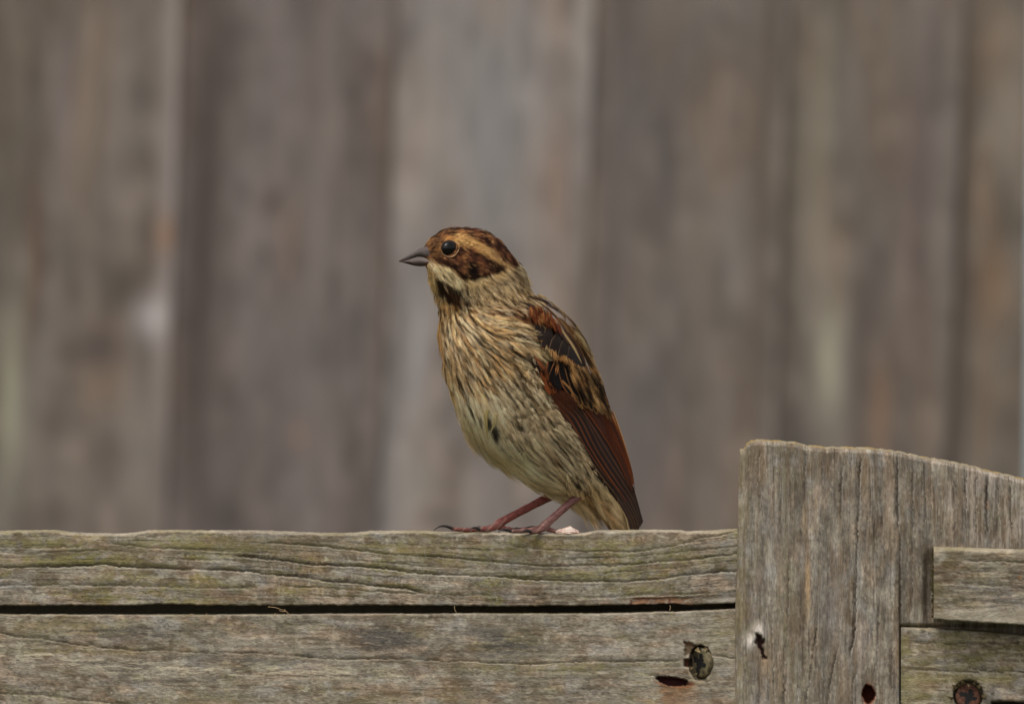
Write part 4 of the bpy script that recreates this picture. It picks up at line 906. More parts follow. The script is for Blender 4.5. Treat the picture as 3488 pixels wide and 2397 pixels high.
# ---- body: one continuous skin from bill base to the tail root
bxv, byv, blv = body_xyz(cen, half, bw, th[None, :])
bc = samp(PM, bxv, byv) * .8
caps = np.array([[R[0, :2].mean(), 0, 0]])
BV = Bp(bxv, byv, blv)
bodyf = grid_faces(NR, NT, True)
body = mesh_obj('body', BV, bodyf, M_PLUME, bird, bc)
body['_off'] = list(BIRD0)

# ---- plumage strands
def clusters(pts, W, L, nstr, wid, lift, streak=True, segs=5, colfn=None, dirfn=None, spread=.35, cjit=.16, seed=0, lat_extra=0.0, both=True, warp=.22, cmap=None, jitter=1.6, roll_=.22):
    g = np.random.default_rng(seed)
    n = len(pts); x0, y0 = pts[:, 0], pts[:, 1]
    d = (dirfn or flow)(x0, y0)
    ang = g.normal(0, warp, n); ca, sa = np.cos(ang), np.sin(ang)
    d = np.stack([d[:, 0] * ca - d[:, 1] * sa, d[:, 0] * sa + d[:, 1] * ca], -1)
    perp = np.stack([-d[:, 1], d[:, 0]], -1)
    W = np.broadcast_to(W, (n,)) * g.uniform(.75, 1.3, n); L = np.broadcast_to(L, (n,)) * g.uniform(.7, 1.3, n)
    base = (colfn(x0 + d[:, 0] * L * .35, y0 + d[:, 1] * L * .35) if colfn else samp(PM, x0 + d[:, 0] * L * .35, y0 + d[:, 1] * L * .35))
    base = base * np.exp(g.normal(0, cjit, n))[:, None] * (1 + g.normal(0, .035, (n, 3)))
    sk = (g.uniform(0, 1, n) < samp(SK, x0, y0)).astype(float) * g.uniform(.6, 1, n) if streak else np.zeros(n)
    skw = g.uniform(.18, .42, n)
    clift = g.uniform(0, lift, n)
    N = n * nstr; ci = np.repeat(np.arange(n), nstr)
    u = g.uniform(-1, 1, N) ; u = np.sign(u) * np.abs(u) ** .9
    l = L[ci] * (1 - .30 * u ** 2) * g.uniform(.8, 1.08, N)
    rx = x0[ci] + perp[ci, 0] * u * W[ci] * .32; ry = y0[ci] + perp[ci, 1] * u * W[ci] * .32
    ox = g.uniform(-.12, .25, N) * l; rx += d[ci, 0] * ox; ry += d[ci, 1] * ox
    P = np.zeros((N, segs + 1, 2)); P[:, 0, 0], P[:, 0, 1] = rx, ry
    j0 = g.normal(0, .06 if warp > .1 else .03, N)
    for s in range(segs):
        t = s / segs
        dd = d[ci] if dirfn else (.35 * d[ci] + .65 * flow(P[:, s, 0], P[:, s, 1]))
        k = u * spread * (1.0 - 2.1 * t) + j0
        dd = dd + perp[ci] * k[:, None]; dd /= np.linalg.norm(dd, axis=1)[:, None]
        P[:, s + 1] = P[:, s] + dd * (l / segs)[:, None]
    tt = np.linspace(0, 1, segs + 1)[None, :]
    lat = samp(Dm, P[..., 0], P[..., 1])
    gx = samp(gyx[1], P[..., 0], P[..., 1]) / GS; gy = samp(gyx[0], P[..., 0], P[..., 1]) / GS
    nr = np.stack([gx, gy, -np.ones_like(gx)], -1)            # outward on the near side
    nr /= np.linalg.norm(nr, axis=-1)[..., None]
    h = lat_extra + clift[ci][:, None] + (1.0 + (lift * .9) * tt ** 1.3) + g.uniform(0, 2.0, N)[:, None] - 2.5 * (1 - tt) ** 2
    Q = np.stack([P[..., 0], P[..., 1], lat], -1) + nr * h[..., None]
    tg = np.gradient(Q, axis=1); tg /= np.linalg.norm(tg, axis=-1)[..., None] + 1e-9
    face = nr * .75 + np.array([0, 0, -.45]); face /= np.linalg.norm(face, axis=-1)[..., None]
    roll = g.normal(0, roll_, N)[:, None, None]
    wv = np.cross(tg, face); wv /= np.linalg.norm(wv, axis=-1)[..., None] + 1e-9
    wv = wv * np.cos(roll) + np.cross(tg, wv) * np.sin(roll)
    prof = (np.sin(np.clip(tt, 0, 1) * 2.35 + .45) ** .8) * (1 - tt ** 4) + .02
    ww = (wid * g.uniform(.6, 1.35, N))[:, None] * prof
    A = Q + wv * ww[..., None] * .5; B = Q - wv * ww[..., None] * .5
    jx = g.normal(0, jitter, N)[:, None]; jy = g.normal(0, jitter, N)[:, None]
    if colfn:
        col_ = base[ci][:, None, :] * np.ones((1, segs + 1, 1))
    else:
        M_ = PM if cmap is None else cmap
        pb = samp(M_, P[..., 0] + jx, P[..., 1] + jy)
        own = samp(M_, P[:, 1:2, 0] + jx, P[:, 1:2, 1] + jy)
        col_ = pb * .9 + own * .1
        col_ = col_ * np.exp(g.normal(0, cjit * .5, n))[ci][:, None, None]
    col_ = col_ * np.exp(g.normal(0, .15, N))[:, None, None]
    def build(sgn):
        V = np.stack([A, B], 2).copy()
        V[..., 2] *= sgn
        W3 = Bp(V[..., 0], V[..., 1], V[..., 2])
        C = np.repeat(col_[:, :, None, :], 2, 2)
        return W3.reshape(-1, 3), C.reshape(-1, 3)
    q = np.arange(N)[:, None] * (2 * (segs + 1)) + (np.arange(segs) * 2)[None, :]
    F = np.stack([q, q + 2, q + 3, q + 1], -1).reshape(-1, 4); Fm = F[:, ::-1]
    def norms(sg):
        own_n = np.cross(wv, tg); own_n *= np.sign((own_n * nr).sum(-1))[..., None] + 1e-9
        nn = nr * .75 + .25 * own_n; nn = nn / np.linalg.norm(nn, axis=-1)[..., None]
        nl = nn[..., 2] * sg
        M = np.stack([nn[..., 0] - KS * nl, nl, -nn[..., 1]], -1); M /= np.linalg.norm(M, axis=-1)[..., None]
        return np.repeat(M[:, :, None, :], 2, 2).reshape(-1, 3)
    V1, C1 = build(1)
    N1 = norms(1)
    if not both: return V1, F, C1, N1
    kk = N // 2                                           # the far side carries half as many
    V2, C2_ = build(-1); m = kk * 2 * (segs + 1)
    return np.concatenate([V1, V2[:m]]), np.concatenate([F, Fm[:kk * segs] + len(V1)]), np.concatenate([C1, C2_[:m]]), np.concatenate([N1, norms(-1)[:m]])

def plumage(name, parts):
    V, F, C, Nn, o = [], [], [], [], 0
    for v, f, c, n_ in parts: V.append(v); F.append(f + o); C.append(c); Nn.append(n_); o += len(v)
    ob = mesh_obj(name, np.concatenate(V), np.concatenate(F), M_PLUME, bird, np.concatenate(C))
    ob.data.normals_split_custom_set_from_vertices(np.concatenate(Nn).astype(np.float32))
    tag(ob, kind='stuff'); return ob
hp = scatter(headP, 6.0, 1)
eyed = np.hypot((hp[:, 0] - 1532) / 1.0, hp[:, 1] - 846)
bk = (hp[:, 0] < 1486) & (np.abs(hp[:, 1] - (846 + (1486 - 1486))) < 400)
wedge = (hp[:, 0] < 1480) & (hp[:, 1] > 884 - (1490 - hp[:, 0]) * .78) & (hp[:, 1] < 884 + (1490 - hp[:, 0]) * .42)
hp = hp[(eyed > 34) & ~wedge]
hd_dir = flow(hp[:, 0], hp[:, 1])
plumage('head_plumage', [clusters(hp, 11, np.where(np.hypot(hp[:, 0] - 1532, hp[:, 1] - 846) < 60, 15, 26), 7, 2.2, 1.2, False, 4, seed=2, cjit=.10, warp=.08, spread=.15, jitter=1.6)])
np_ = scatter(neckP, 8.5, 3)
plumage('neck_plumage', [clusters(np_, 18, 42, 9, 2.4, 3.5, False, 5, seed=4, cjit=.14, warp=.2)])
bp_ = scatter(bodyP, 10.5, 5)
up = bp_[bp_[:, 1] < belly_cut]; lo = bp_[bp_[:, 1] >= belly_cut]
plumage('breast_plumage', [clusters(up, 24, 88, 14, 2.3, 4.0, False, 6, seed=6, cjit=.14, warp=.14, spread=.45), clusters(scatter(shoulder, 8, 9), 18, 36, 9, 2.4, 3, False, 5, seed=10, cjit=.12, lat_extra=4, warp=.1)])
plumage('belly_plumage', [clusters(lo, 26, 112, 13, 2.3, 3.4, False, 7, seed=7, cjit=.12, warp=.08, spread=.45), clusters(scatter(vent, 9, 11), 16, 40, 10, 2.2, 2, False, 5, seed=12, cjit=.1, warp=.08)])

# wet yellowish wisps over the belly, stray barbs
def wisps():
    V = []
    gg = np.random.default_rng(5)
    def st(p, c, w):
        P = catmull(np.array(p, float), 10); lat = samp(Dm, P[:, 0], P[:, 1]) - 13
        V.append((Bp(P[:, 0], P[:, 1], lat), w, c))
    yel = lin((204, 180, 122)); pale = lin((206, 192, 150))
    for k in range(9):
        e = gg.normal(0, 3, 2); st([(1650 + e[0] + k * 2, 1395), (1655 + e[1], 1440), (1660, 1490), (1663 + e[0] * .4, 1512), (1672 + e[1], 1545)], yel * gg.uniform(.85, 1.1), .00013)
        st([(1690 + e[0], 1410), (1684 + e[1], 1440), (1672, 1470), (1664, 1500), (1668 + e[0], 1535)], (pale if k % 2 else yel) * gg.uniform(.8, 1.1), .00016)
    for p in ([(1780, 1545), (1786, 1580), (1780, 1610), (1776, 1628)], [(1775, 1540), (1768, 1548), (1760, 1556)], [(1782, 1545), (1795, 1565), (1800, 1585)], [(1690, 1520), (1720, 1560), (1750, 1588), (1762, 1594)], [(1785, 1540), (1800, 1550), (1815, 1570)], [(1700, 1525), (1730, 1568), (1745, 1580)]):
        st(p, pale, .00014)
    for p, c in (([(1772, 900), (1784, 910), (1790, 922)], (196, 184, 160)), ([(1778, 915), (1790, 930), (1795, 948)], (186, 174, 148)), ([(1780, 935), (1794, 955), (1797, 975)], (186, 176, 152)), ([(1768, 892), (1779, 902), (1784, 906)], (80, 62, 46)),
                 ([(1490, 985), (1484, 1000), (1479, 1018)], (60, 44, 28)), ([(1494, 1000), (1487, 1016), (1484, 1030)], (150, 118, 70)), ([(1502, 1020), (1494, 1036), (1489, 1050)], (96, 72, 44)), ([(1505, 1040), (1499, 1056), (1497, 1070)], (150, 120, 72)), ([(1480, 965), (1476, 985), (1478, 1000)], (150, 122, 76)), ([(1508, 1060), (1502, 1080), (1499, 1095)], (70, 52, 34)), ([(1506, 1085), (1500, 1105), (1500, 1125)], (160, 128, 80))):
        st(p, lin(c), .00016)
    polys = [(p, w * np.linspace(1, .3, len(p))) for p, w, c in V]
    cols = np.concatenate([np.tile(c, (len(p) * 4, 1)) for p, w, c in V])
    tag(strands_mesh('wet_wisps', polys, M_PLUME, body, cols), kind='stuff')
wisps()

# ---- wing and tail feathers
Dw = blur(np.where(inside, D, 0), 6.0)
def wing_lat(x, y): return samp(Dw, x, y)
SPL = []
def vane(A, B, layer, colfn, ns=26, nv=9, camber=2.0, name='feather', parent=None, far=False, jag=0.0, seed=0, taper=None):
    """a feather between its lower edge A and upper edge B (polylines in the side view)"""
    A = catmull(np.array(A, float), ns) if len(A) != ns else np.array(A, float); B = catmull(np.array(B, float), ns) if len(B) != ns else np.array(B, float)
    if taper:
        ss = np.linspace(0, 1, ns); w_ = np.minimum(np.sqrt(np.clip(ss / taper[0], .0004, 1)), np.sqrt(np.clip((1 - ss) / taper[1], .0004, 1)))[:, None]
        mid = (A + B) / 2; A = mid + (A - mid) * w_; B = mid + (B - mid) * w_
    v = np.linspace(0, 1, nv)[None, :, None]
    P = A[:, None] * (1 - v) + B[:, None] * v
    s = np.linspace(0, 1, ns)[:, None] * np.ones((1, nv)); vv = v[..., 0] * np.ones((ns, 1))
    lat = wing_lat(P[..., 0], P[..., 1]) - 9 - layer * 2.4 - camber * (1 - (2 * vv - 1) ** 2) - 2.0 * s
    c = colfn(s, vv, P)
    g = np.random.default_rng(seed + 100)
    c = c * (1 + .3 * (vnoise(s * 60 + np.abs(vv - .5) * 24, vv * 5, seed) - .5) + .2 * (vnoise(s * 5, vv * 22, seed + 1) - .5))[..., None]
    if not far: SPL.append((layer, P, c))
    V = Bp(P[..., 0], P[..., 1], -lat if far else lat)
    return mesh_obj(name, V, grid_faces(ns, nv), M_FEATH, parent, c)

def leaf_edges(base, tip, w, bend=0.0, ns=26, tipr=.32, skew=0.0):
    b, t = np.array(base, float), np.array(tip, float); d = t - b; L = np.linalg.norm(d); d /= L; n = np.array([-d[1], d[0]])
    s = np.linspace(0, 1, ns)
    cl = b + d * (s * L)[:, None] + n * (bend * np.sin(s * math.pi))[:, None]
    pr = np.minimum(1, .45 + s * 1.6) * np.where(s > 1 - tipr, np.sqrt(np.clip(1 - ((s - (1 - tipr)) / tipr) ** 2, 0, 1)), 1) + .004
    return cl + n * (w * .5 * pr)[:, None], cl - n * (w * .5 * pr)[:, None]

def edge_cols(cen_c, left_c, right_c, tip_c, wl=.14, wr=.14, wt=.12, shaft=None, base_c=None):
    """v=0 is the lower/left edge"""
    ce, lc, rc, tc = lin(cen_c), lin(left_c), lin(right_c), lin(tip_c)
    def f(s, v, P):
        nz = .5 * (vnoise(s * 40, v * 5, 7) - .5)
        c = np.broadcast_to(ce, s.shape + (3,)).copy()
        if base_c is not None: c = mix(c, lin(base_c), sstep(.5, .1, s + nz * .3))
        c = mix(c, lc, sstep(wl * 1.35, wl * .5, v + nz * wl)); c = mix(c, rc, sstep(wr * 1.35, wr * .5, 1 - v + nz * wr))
        rad = np.hypot(np.maximum(0, s - (1 - wt * 2.2)) / (wt * 2.2), 0 * v) if wt > 0 else 0 * s
        if wt > 0: c = mix(c, tc, sstep(.62, .9, rad + nz * .5))
        if shaft is not None: c = mix(c, lin(shaft), np.exp(-((v - .5) / .035) ** 2) * .7)
        return c
    return f

RUF, RUFB, TAN, CREAM, BLK, DBR, DGR = (88, 45, 25), (120, 66, 35), (162, 118, 72), (172, 150, 108), (22, 17, 15), (42, 29, 22), (50, 40, 34)

def build_wing(far):
    # shell under the feathers carries the wing as one piece
    sh = [(1832, 1110), (1850, 1250), (1862, 1345), (1930, 1470), (2000, 1580), (2080, 1680), (2160, 1785)]
    sh2 = [(1880, 1100), (1950, 1170), (2000, 1250), (2040, 1350), (2095, 1480), (2140, 1620), (2178, 1770)]
    w = vane(sh, sh2, -.4, edge_cols(DBR, DBR, DBR, DGR), 40, 14, 0, 'wing', bird, far)
    w['_off'] = list(BIRD0)
    if far: tag(w, 'far wing, mostly hidden behind the body')
    kw = dict(parent=w, far=far)
    L = [C5((90, 20), (215, 210), (350, 390), (470, 590), (620, 810), (760, 1010), (900, 1190), (1130, 1532)),
         C5((110, 10), (270, 210), (396, 372), (530, 600), (655, 792), (790, 975), (930, 1155), (1142, 1530)),
         C5((150, 10), (330, 210), (450, 345), (590, 620), (715, 830), (850, 1030), (980, 1210), (1154, 1520)),
         C5((210, 10), (385, 200), (500, 335), (650, 630), (790, 860), (920, 1050), (1045, 1225), (1168, 1500)),
         C5((270, 20), (430, 200), (560, 345), (715, 640), (845, 850), (970, 1035), (1085, 1225), (1178, 1480)),
         C5((320, 40), (480, 200), (615, 400), (760, 630), (890, 835), (1010, 1035), (1103, 1220), (1186, 1470)),
         C5((380, 60), (540, 220), (675, 420), (810, 640), (935, 850), (1035, 1040), (1106, 1215), (1190, 1470))]
    Lx = [catmull(np.array(l), 34) for l in L]
    Redge = catmull(np.array(C5((700, 60), (800, 200), (880, 350), (950, 520), (1008, 690), (1052, 850), (1082, 1010), (1110, 1200))), 34)
    fr = [(116, 92, 68), (134, 72, 38), (134, 70, 36), (118, 64, 37), (106, 62, 40), (100, 60, 40)]
    for k in range(6):
        A = Lx[k]; B = Lx[k + 1] + (Lx[k + 1] - Lx[k]) * .8
        if k == 5: B = Lx[6] + np.array([30, 0]) * np.clip(1.25 - np.linspace(0, 1.25, 34), 0, 1)[:, None]
        fcol, e = lin((52, 39, 34)), lin(fr[k])
        def cf(s, v, P, k=k, e=e):
            c = np.broadcast_to(lin((50, 35, 30)), s.shape + (3,)).copy()
            c = mix(c, lin((58, 48, 41)), sstep(.75, 1, s) * .7)
            c = mix(c, lin((28, 20, 18)), .6 * np.exp(-((v - .42) / .16) ** 2))
            wd = (.10 if k else .13) * (1 - .4 * s)
            c = mix(c, e, sstep(wd * 1.5, wd * .6, v) * (1 - .75 * sstep(.72, .95, s)))
            c = mix(c, lin((134, 70, 34)), .7 * sstep(.17, .10, v) * np.exp(-((s - .64) / .16) ** 2) * (1 if k in (1, 2) else .15))
            if k <= 4: c = mix(c, lin((78, 40, 23)) * (1 - .2 * v)[..., None], sstep(.36 - .03 * k, .18 - .03 * k, s + .1 * v))
            c = mix(c, lin((108, 92, 76)), .4 * np.exp(-((v - .52) / .03) ** 2))
            return c
        vane(A, B, k * .75, cf, 34, 11, 1.2, 'flight_feather', seed=20 + k, **kw)
    # tertials: broad rufous edges, dark centres, pale outer line
    t1a = catmull(np.array(C5((430, 150), (550, 250), (668, 410), (795, 600), (910, 795), (1000, 985), (1062, 1120))), 30)
    t1b = catmull(np.array(C5((640, 150), (760, 290), (850, 440), (930, 620), (995, 800), (1050, 960), (1085, 1130))), 30)
    def ct(s, v, P):
        c = np.broadcast_to(lin((78, 39, 21)), s.shape + (3,)).copy()
        c = mix(c, lin((66, 30, 17)), .6 * vnoise(s * 6, v * 9, 5)); c = mix(c, lin((58, 36, 28)), sstep(.55, .95, s + .25 * v) * .85)
        return mix(c, lin((146, 76, 36)), sstep(.12, .03, v) * .6)
    vane(t1a, t1b, 6.2, ct, 30, 11, 2, 'tertial_feather', seed=40, **kw)
    t2a = catmull(np.array(C5((560, 180), (690, 290), (800, 430), (900, 610), (975, 780), (1030, 930), (1070, 1080))), 30)
    vane(t2a, Redge[:30], 7.2, lambda s, v, P: mix(mix(np.broadcast_to(lin((84, 41, 21)), s.shape + (3,)).copy(), lin((44, 30, 24)), np.exp(-((v - .52) / .13) ** 2) * sstep(.15, .4, s) * sstep(.75, .5, s)), lin((176, 120, 70)), sstep(.86, .97, v) * .9), 30, 11, 2, 'tertial_feather', seed=41, **kw)
    t3a = catmull(np.array(C5((850, 260), (900, 400), (955, 560), (1010, 730), (1050, 870), (1080, 1000), (1100, 1170))), 30)
    t3b = catmull(np.array(C5((868, 260), (922, 410), (978, 570), (1028, 740), (1064, 880), (1088, 1010), (1104, 1180))), 30)
    vane(t3a, t3b, 8.0, lambda s, v, P: mix(np.broadcast_to(lin((92, 48, 26)), s.shape + (3,)).copy(), lin((176, 132, 84)), sstep(.4, .8, v) * sstep(.75, .3, s)), 30, 5, 1, 'tertial_feather', seed=42, **kw)
    # greater coverts
    gc = [((60, 740), (330, 1100), 165, 10, BLK, RUF, (96, 52, 30), RUF, .12, .16, .10, 4.0),
          ((170, 760), (345, 980), 70, 0, (112, 62, 34), RUF, RUF, RUF, .2, .2, .1, 4.6),
          ((240, 1000), (430, 1350), 90, 0, (128, 66, 32), RUFB, RUF, RUFB, .2, .2, .12, 4.4),
          ((440, 840), (500, 1310), 265, 0, BLK, (132, 74, 38), (60, 42, 32), (100, 56, 32), .10, .06, .05, 5.0),
          ((560, 880), (735, 1340), 150, 6, BLK, (128, 80, 44), (90, 60, 36), (84, 54, 34), .12, .10, .05, 5.6),
          ((600, 1130), (915, 1570), 92, -26, (136, 94, 54), (150, 108, 62), (120, 80, 46), (158, 116, 70), .2, .2, .12, 6.2),
          ((660, 930), (880, 1500), 130, 0, BLK, (132, 92, 54), (110, 76, 46), (104, 70, 42), .18, .16, .06, 6.4),
          ((750, 930), (980, 1560), 120, 0, BLK, (150, 108, 64), (140, 100, 60), TAN, .22, .2, .10, 7.0),
          ((850, 950), (1060, 1600), 120, 0, BLK, TAN, (140, 100, 60), TAN, .26, .2, .10, 7.6),
          ((940, 960), (1130, 1650), 115, 0, BLK, TAN, (150, 110, 68), TAN, .24, .2, .10, 8.2),
          ((1040, 1040), (1215, 1650), 120, 4, BLK, (180, 142, 92), (150, 110, 66), (176, 140, 92), .16, .18, .07, 8.8),
          ((1130, 1180), (1283, 1600), 125, 6, BLK, (176, 140, 90), (140, 92, 52), (150, 100, 60), .12, .12, .06, 9.4)]
    for i, (b, t, wd, bend, ce, lc, rc, tc, wl, wr, wt, ly) in enumerate(gc):
        A, B = leaf_edges(C4(b)[0], C4(t)[0], wd / 4.433, bend / 4.433, tipr=.38 if wd > 140 else .5)
        vane(A, B, ly, edge_cols(ce, lc, rc, tc, wl, wr, wt), 26, 11, 3, 'covert_feather', seed=60 + i, taper=(.5, .02) if i < 3 else None, **kw)
    # median coverts: black with a thin pale edge and a broad tan tip
    mc = [((215, 270), (292, 545), 150, 6.4), ((400, 340), (318, 672), 160, 7.2), ((545, 430), (440, 765), 180, 8.0), ((650, 520), (585, 842), 165, 8.8), ((745, 610), (748, 925), 160, 9.6), ((815, 770), (882, 985), 110, 10.4)]
    for i, (b, t, wd, ly) in enumerate(mc):
        A, B = leaf_edges(C4(b)[0], C4(t)[0], wd / 4.433, -3, tipr=.42)
        vane(A, B, ly, edge_cols((33, 24, 20), (104, 84, 62), (46, 34, 26), (150, 102, 56), .06, .08, .13, base_c=(38, 28, 22)), 26, 13, 4, 'covert_feather', seed=80 + i, **kw)
    # scapulars and back braces
    sc_ = [(C4((500, 180), (600, 300), (700, 420), (800, 560), (900, 720), (990, 870), (1080, 1010)), C4((600, 170), (720, 290), (840, 420), (940, 560), (1020, 710), (1090, 850), (1150, 1000)), 10.0, (104, 74, 46), (74, 50, 34), (58, 40, 28), TAN),
           (C4((540, 260), (640, 400), (740, 540), (830, 680), (900, 810), (950, 930)), C4((590, 250), (700, 380), (800, 520), (890, 660), (950, 790), (985, 930)), 11.2, (62, 42, 30), (70, 48, 34), (120, 84, 50), TAN),
           (C4((500, 250), (580, 370), (650, 480), (730, 600), (800, 720), (860, 830), (905, 900)), C4((540, 240), (630, 350), (720, 470), (800, 580), (860, 690), (900, 800), (912, 895)), 12.0, (160, 136, 94), (120, 88, 56), (140, 108, 68), (150, 116, 74)),
           (C4((440, 210), (500, 330), (560, 430), (640, 540), (700, 620)), C4((470, 190), (545, 310), (610, 410), (680, 520), (715, 620)), 11.4, (50, 36, 30), (60, 42, 30), (96, 60, 36), (110, 60, 34)),
           (C4((640, 250), (760, 400), (860, 540), (950, 690), (1040, 850), (1120, 1010)), C4((670, 250), (790, 395), (890, 535), (985, 690), (1075, 850), (1148, 1010)), 12.4, (150, 112, 70), (120, 84, 52), (96, 64, 40), TAN),
           (C4((1040, 950), (1080, 1080), (1120, 1200), (1150, 1320)), C4((1090, 950), (1130, 1080), (1160, 1200), (1175, 1320)), 11.6, (178, 150, 104), (130, 96, 60), (120, 84, 52), TAN),
           (C4((-80, -60), (60, 0), (200, 60), (320, 150), (420, 240), (480, 330)), C4((-60, -85), (90, -30), (240, 40), (370, 130), (470, 220), (520, 330)), 11.0, (40, 30, 26), (52, 36, 28), (60, 44, 32), (44, 32, 26)),
           (C4((-60, -100), (60, -60), (180, 0), (320, 80), (440, 190), (520, 300)), C4((-20, -130), (110, -85), (240, -25), (370, 60), (480, 170), (560, 290)), 12.0, (168, 142, 98), (120, 88, 54), (130, 98, 60), (130, 98, 60)),
           (C4((60, -110), (220, -50), (360, 50), (480, 170), (580, 290), (660, 400)), C4((120, -110), (280, -40), (410, 50), (530, 165), (640, 285), (730, 400)), 11.2, (96, 70, 46), (58, 42, 32), (150, 116, 74), TAN)]
    for i, (a, b, ly, ce, lc, rc, tc) in enumerate(sc_):
        if ly == 12.0: b = [(p[0] + (q[0] - p[0]) * .6, p[1] + (q[1] - p[1]) * .6) for p, q in zip(a, b)]
        vane(a, b, ly, edge_cols(ce, lc, rc, tc, .2, .2, .1), 28, 9, 2.5, 'scapular_feather', seed=100 + i, taper=(.35, .45), **kw)
    return w
wing = build_wing(False)
wing_far = build_wing(True)

# colours of the folded wing, feather over feather, for the loose barbs that soften its edges
WM = PM.copy()
def splat():
    for ly, P, c in sorted(SPL, key=lambda q: q[0]):
        ns, nv = P.shape[:2]
        a = np.linspace(0, ns - 1.001, ns * 7); b = np.linspace(0, nv - 1.001, nv * 7)
        i, j = a.astype(int), b.astype(int); fa, fb = (a - i)[:, None, None], (b - j)[None, :, None]
        up = lambda Z: (Z[i][:, j] * (1 - fb) + Z[i][:, j + 1] * fb) * (1 - fa) + (Z[i + 1][:, j] * (1 - fb) + Z[i + 1][:, j + 1] * fb) * fa
        PP, CC = up(P), up(c)
        ix_ = np.clip(((PP[..., 0] - GX0) / GS).astype(int), 0, gw - 1); iy_ = np.clip(((PP[..., 1] - GY0) / GS).astype(int), 0, gh - 1)
        WM[iy_, ix_] = CC
splat()
dW = lambda x, y: np.broadcast_to(np.array([.42, .907]), np.shape(x) + (2,))
dS = lambda x, y: np.broadcast_to(np.array([.54, .84]), np.shape(x) + (2,))
GCP = C4((600, 900), (760, 960), (960, 960), (1120, 1080), (1180, 1280), (1240, 1480), (1100, 1540), (960, 1480), (840, 1380), (720, 1240), (620, 1050))
stroke_set(scatter(C4((310, 650), (420, 700), (560, 780), (720, 880), (860, 960), (880, 1010), (700, 960), (560, 870), (400, 780)), 9, 301), 24, 5, [(168, 122, 72), (180, 138, 88), (146, 98, 54)], .5, .9, 302, M=WM, dirf=dW)
stroke_set(scatter(GCP, 12, 305), 66, 3.6, [(20, 15, 13), (26, 19, 16), (36, 25, 19)], .6, 1, 306, M=WM, dirf=dW, wob=.06)
stroke_set(scatter(GCP, 9.5, 303), 66, 4.0, [(178, 134, 82), (164, 116, 68), (150, 102, 58), (194, 156, 106)], .7, 1, 304, M=WM, dirf=dW, wob=.06)
stroke_set(scatter(GCP, 15, 311), 70, 3.4, [(20, 15, 13), (26, 19, 16), (34, 24, 18)], .75, 1, 312, M=WM, dirf=dW, wob=.06)
SCP = C4((520, 260), (640, 300), (860, 520), (1000, 740), (1120, 980), (1000, 960), (880, 800), (720, 560), (600, 400))
stroke_set(scatter(SCP, 10, 307), 60, 3.4, [(178, 140, 90), (160, 118, 70), (196, 170, 122)], .5, .9, 308, M=WM, dirf=dS, wob=.06)
stroke_set(scatter(SCP, 12, 309), 60, 3.0, [(28, 20, 16), (58, 38, 25), (40, 28, 20)], .6, 1, 310, M=WM, dirf=dS, wob=.06)
WM = mix(WM, lin((24, 19, 17)), pmask(C4((1150, 1290), (1200, 1330), (1255, 1450), (1262, 1560), (1200, 1480)), 3))
WM = mix(WM, lin((168, 146, 102)), .8 * pmask(C4((640, 470), (720, 520), (820, 680), (905, 870), (860, 860), (780, 740), (690, 590)), 3))
